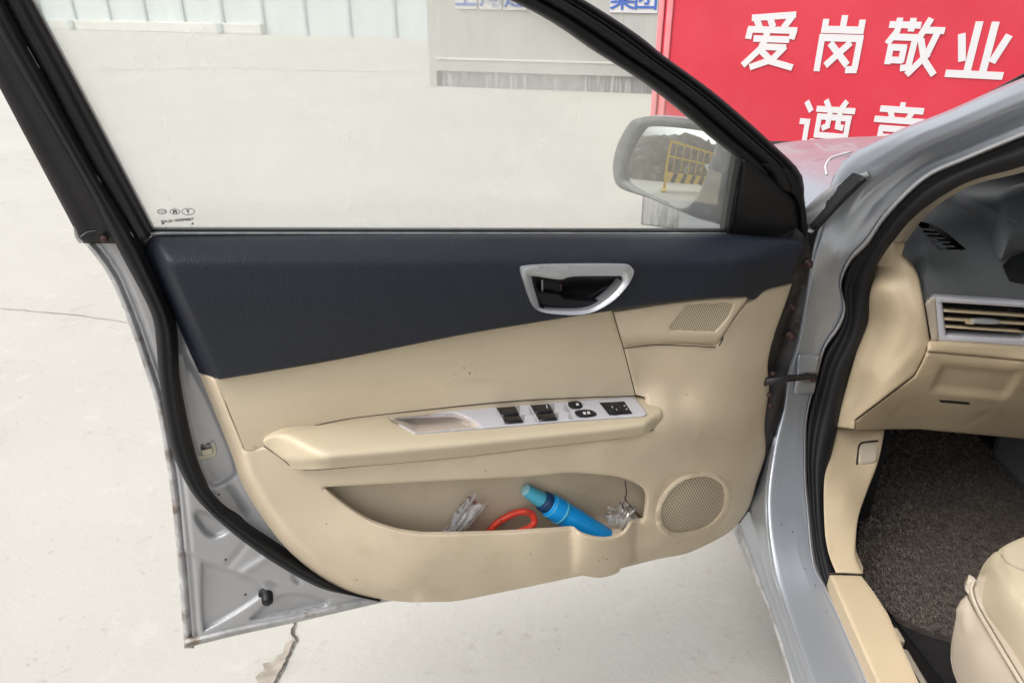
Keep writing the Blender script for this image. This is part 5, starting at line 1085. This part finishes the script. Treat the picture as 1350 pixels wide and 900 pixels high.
# clear bag: knotted tuft
c0 = dpos(600, 702, 0.05); c0[2] = PZ + 0.030; e = Vector(tuple(DE)); nn = Vector(tuple(DN)); zz = Vector((0, 0, 1))
bag = thing('plastic_bag', 'crumpled clear plastic bag tuft sticking out of the door pocket', 'plastic bag', (c0[0], c0[1], PZ))
def pleats(name, p0, p1, r0, r1, folds, seed, m, parent, nt=26, na=90, squash=0.7):
    """thin film gathered at one end and flaring open in pleats"""
    p0, p1 = Vector(p0), Vector(p1); ax = p1 - p0; d = ax.normalized(); a = d.cross(nn).normalized(); b = d.cross(a); vs = []; fs = []; rr = random.Random(seed); ph = [rr.uniform(0, 6.28) for _ in range(6)]
    for i in range(nt):
        t = i / (nt - 1)
        for k in range(na):
            th = 2 * math.pi * k / na
            pl = math.sin(folds * th + ph[0] + 1.2 * math.sin(3 * t + ph[1])) * 0.30 + math.sin((folds * 2 + 1) * th + ph[2] - 2 * t) * 0.14 + math.sin(3 * th + ph[3] + 2 * t) * 0.18
            pl += 0.22 * noise.noise((3 * math.cos(th) + seed, 3 * math.sin(th), 4 * t))
            r = (r0 + (r1 - r0) * math.sin(min(1.0, t * 1.25) * 1.9)) * (1 + pl * (0.4 + 0.5 * t)); tl = t * (1 + 0.10 * math.sin(2 * th + ph[4]) * t + 0.02 * math.sin(5 * th + ph[5]) * t)
            vs.append(p0 + ax * tl + a * math.cos(th) * r + b * math.sin(th) * r * squash)
    for i in range(nt - 1):
        for k in range(na): fs.append((i * na + k, i * na + (k + 1) % na, (i + 1) * na + (k + 1) % na, (i + 1) * na + k))
    return obj(name, vs, fs, m, parent)
p0 = Vector(tuple(dpos(597, 704, 0.055))); p1 = Vector(tuple(dpos(629, 660, 0.050))); pf = Vector((p0.x, p0.y, PZ + 0.001))
pleats('bag_body', p0, pf - e * 0.008, 0.004, 0.021, 6, 4, M['film'], bag)
pleats('bag_tuft', p0 - (p1 - p0) * 0.05, p1, 0.005, 0.0145, 5, 11, M['film'], bag)
pleats('bag_fold', p0, p0 * 0.35 + p1 * 0.65 - e * 0.006 + zz * 0.004, 0.005, 0.012, 4, 23, M['film'], bag)
pleats('bag_knot', Vector(tuple(dpos(583, 702, 0.062))), Vector(tuple(dpos(601, 696, 0.060))), 0.003, 0.007, 4, 31, M['film'], bag)
# red hose loop
hp = cr([(628, 742), (634, 722), (644, 702), (655.5, 689), (675.5, 677.5), (691, 674), (701, 677.5), (704.5, 686.5), (700, 694), (684, 701), (662, 709), (648, 725)], 5)
hn_ = np.interp(np.linspace(0, 1, len(hp)), [0, 0.4, 0.75, 1], [0.045, 0.048, 0.064, 0.062])
HPTS = dpos(hp[:, 0], hp[:, 1], hn_); HPTS[:, 2] = np.maximum(HPTS[:, 2], PZ + 0.0075)
hose = tag(tube('red_hose', HPTS, 0.0052, M['red_hose'], None, 14), 'loop of red rubber hose in the door pocket', 'hose')
for t0 in (0.30, 0.47, 0.49, 0.51, 0.53):
    i = int(t0 * len(hp)); a, b = dpos(*hp[i], hn_[i] + 0.0054), dpos(*(hp[i] * 0.4 + hp[i + 1] * 0.6), hn_[i] + 0.0054)
    tube('hose_print', [a, b], 0.0007, M['mark'], hose, 5)
# blue spray bottle lying slanted into the cup holder
b0 = dpos(694, 646, 0.042); b1 = dpos(806, 717, 0.060); dB = (b1 - b0) / np.linalg.norm(b1 - b0)
Lb = float(np.linalg.norm(b1 - b0)) + 0.012
bot = thing('spray_bottle', 'blue plastic spray bottle leaning in the cup holder of the door', 'bottle', tuple(b0 + dB * Lb))
lathe('cap', b0 - dB * 0.004, b1, [(0, 0.006), (0.0005, 0.0085), (0.003, 0.0095), (0.034, 0.0128), (0.036, 0.0125)], M['bottle_cap'], bot)
lathe('nozzle', b0 + dB * 0.002, b1, [(0, 0.004), (0.012, 0.0045), (0.03, 0.007)], M['bottle_collar'], bot)
lathe('collar', b0 + dB * 0.033, b1, [(0, 0.010), (0.001, 0.0145), (0.012, 0.016), (0.0125, 0.011)], M['bottle_collar'], bot)
lathe('bottle_body', b0 + dB * 0.043, b1, [(0, 0.011), (0.003, 0.0165), (0.010, 0.0195), (0.030, 0.0200), (0.036, 0.0192), (0.042, 0.0200), (Lb - 0.055, 0.0205), (Lb - 0.047, 0.019), (Lb - 0.0455, 0.012)], M['bottle'], bot)
lathe('body_ring', b0 + dB * 0.071, b1, [(0, 0.0203), (0.001, 0.0208), (0.003, 0.0208), (0.004, 0.0203)], M['bottle_cap'], bot)
lathe('cap_rim', b0 - dB * 0.0045, b1, [(0, 0.0072), (0.0008, 0.0086), (0.0022, 0.0096), (0.003, 0.0098)], M['cap_rim'], bot)
for k_ in range(4): lathe('collar_rib', b0 + dB * (0.0355 + 0.0022 * k_), b1, [(0, 0.0150), (0.0004, 0.0162), (0.0010, 0.0162), (0.0014, 0.0150)], M['bottle_collar'], bot)
lathe('body_ring', b0 + dB * 0.050, b1, [(0, 0.0178), (0.0006, 0.0188), (0.0014, 0.0194), (0.002, 0.0188)], M['bottle_cap'], bot)
# clear wrap in the cup holder
c1 = dpos(816, 692, 0.050); c1[2] += 0.0
wr = pleats('plastic_wrap', (c1[0], c1[1], PZ + 0.002), Vector(tuple(dpos(820, 674, 0.052))), 0.012, 0.023, 6, 57, M['film'], None, 34, 110, 0.8)
tag(wr, 'small crumpled clear plastic wrapper in the cup holder beside the blue bottle', 'wrapper')

# ================================================================== YELLOW SITE BARRIER (out of frame; the wing mirror shows it)
M['yellow'] = mat('yellow_paint', (0.72, 0.47, 0.03), 0.45, var=0.1, vscale=6)
M['stripe_black'] = mat('black_paint', (0.03, 0.03, 0.03), 0.5)
M['rubble'] = mat('rubble', (0.10, 0.088, 0.075), 0.95, var=0.5, vscale=5, bump=1.0, bscale=12, col2=(0.30, 0.29, 0.27), c2scale=6, c2amt=(0.55, 0.65))
def refl(u, v):
    p_ = mpos(u, v); d = rays(u, v); d = d / np.linalg.norm(d); r = d - 2 * (d @ MN) * MN; return p_, r
pA, rA = refl(900, 225); az = math.atan2(rA[1], rA[0])
Rg = np.array([math.cos(az), math.sin(az), 0]); Sd = np.array([-Rg[1], Rg[0], 0])
bc = np.array([pA[0], pA[1], 0]) + Rg * 3.3
brt = Matrix.Rotation(math.atan2(Sd[1], Sd[0]) , 4, 'Z')
where = ['first of the row', 'middle of three', 'last of the row']
sgn_ = float(np.sign((refl(935, 225)[1] - refl(850, 225)[1]) @ Sd))
for i, off in enumerate((0.85 * sgn_, 2.8 * sgn_, 4.85 * sgn_)):
    c = bc + Sd * off
    fb = thing('site_barrier', 'yellow site barrier with striped kick board, ' + where[i], 'barrier', tuple(c), 'yellow site barriers in a row')
    def bx(name, ds, z, sx, sz, m, dy=0.0, th=0.04): return boxes(name, [((c[0] + Sd[0] * ds - Rg[0] * dy, c[1] + Sd[1] * ds - Rg[1] * dy, z), (sx, th, sz), brt)], m, fb)
    for s in (-1, 1): bx('post', s * 0.96, 0.6, 0.06, 1.2, M['yellow'])
    bx('top_rail', 0, 1.17, 1.86, 0.06, M['yellow']); bx('mid_rail', 0, 0.80, 1.86, 0.04, M['yellow'])
    for k in range(9): bx('bar', -0.80 + k * 0.2, 0.50 + 0.31, 0.02, 0.66, M['yellow'], th=0.02, dy=0.021)
    bx('kick_board', 0, 0.30, 1.86, 0.24, M['yellow'], th=0.02)
    for k in range(7): boxes('stripe', [((c[0] + Sd[0] * (-0.75 + k * 0.25) - Rg[0] * 0.014, c[1] + Sd[1] * (-0.75 + k * 0.25) - Rg[1] * 0.014, 0.30), (0.10, 0.006, 0.25), brt @ Matrix.Rotation(R(20), 4, 'Y'))], M['stripe_black'], fb)
    bx('foot', -0.96, 0.02, 0.10, 0.04, M['yellow'], th=0.5); bx('foot', 0.96, 0.02, 0.10, 0.04, M['yellow'], th=0.5)
G = []
for i in range(40):
    row = []
    for j in range(20):
        s, d = -2.3 + i * 0.2, 0.8 + j * 0.25; x = bc + Sd * s + Rg * d
        k = math.sin(math.pi * min(1, max(0, (j) / 19))) ** 0.7 * math.sin(math.pi * i / 39) ** 0.5
        row.append((x[0], x[1], -0.02 + k * (1.9 + 0.3 * noise.noise((s, d, 0)) + 0.3 * noise.noise((s * 3, d * 3, 4)))))
    G.append(row)
tag(grid_obj('rubble_heap', G, M['rubble']), 'heap of dark rubble behind the yellow barriers', 'rubble')
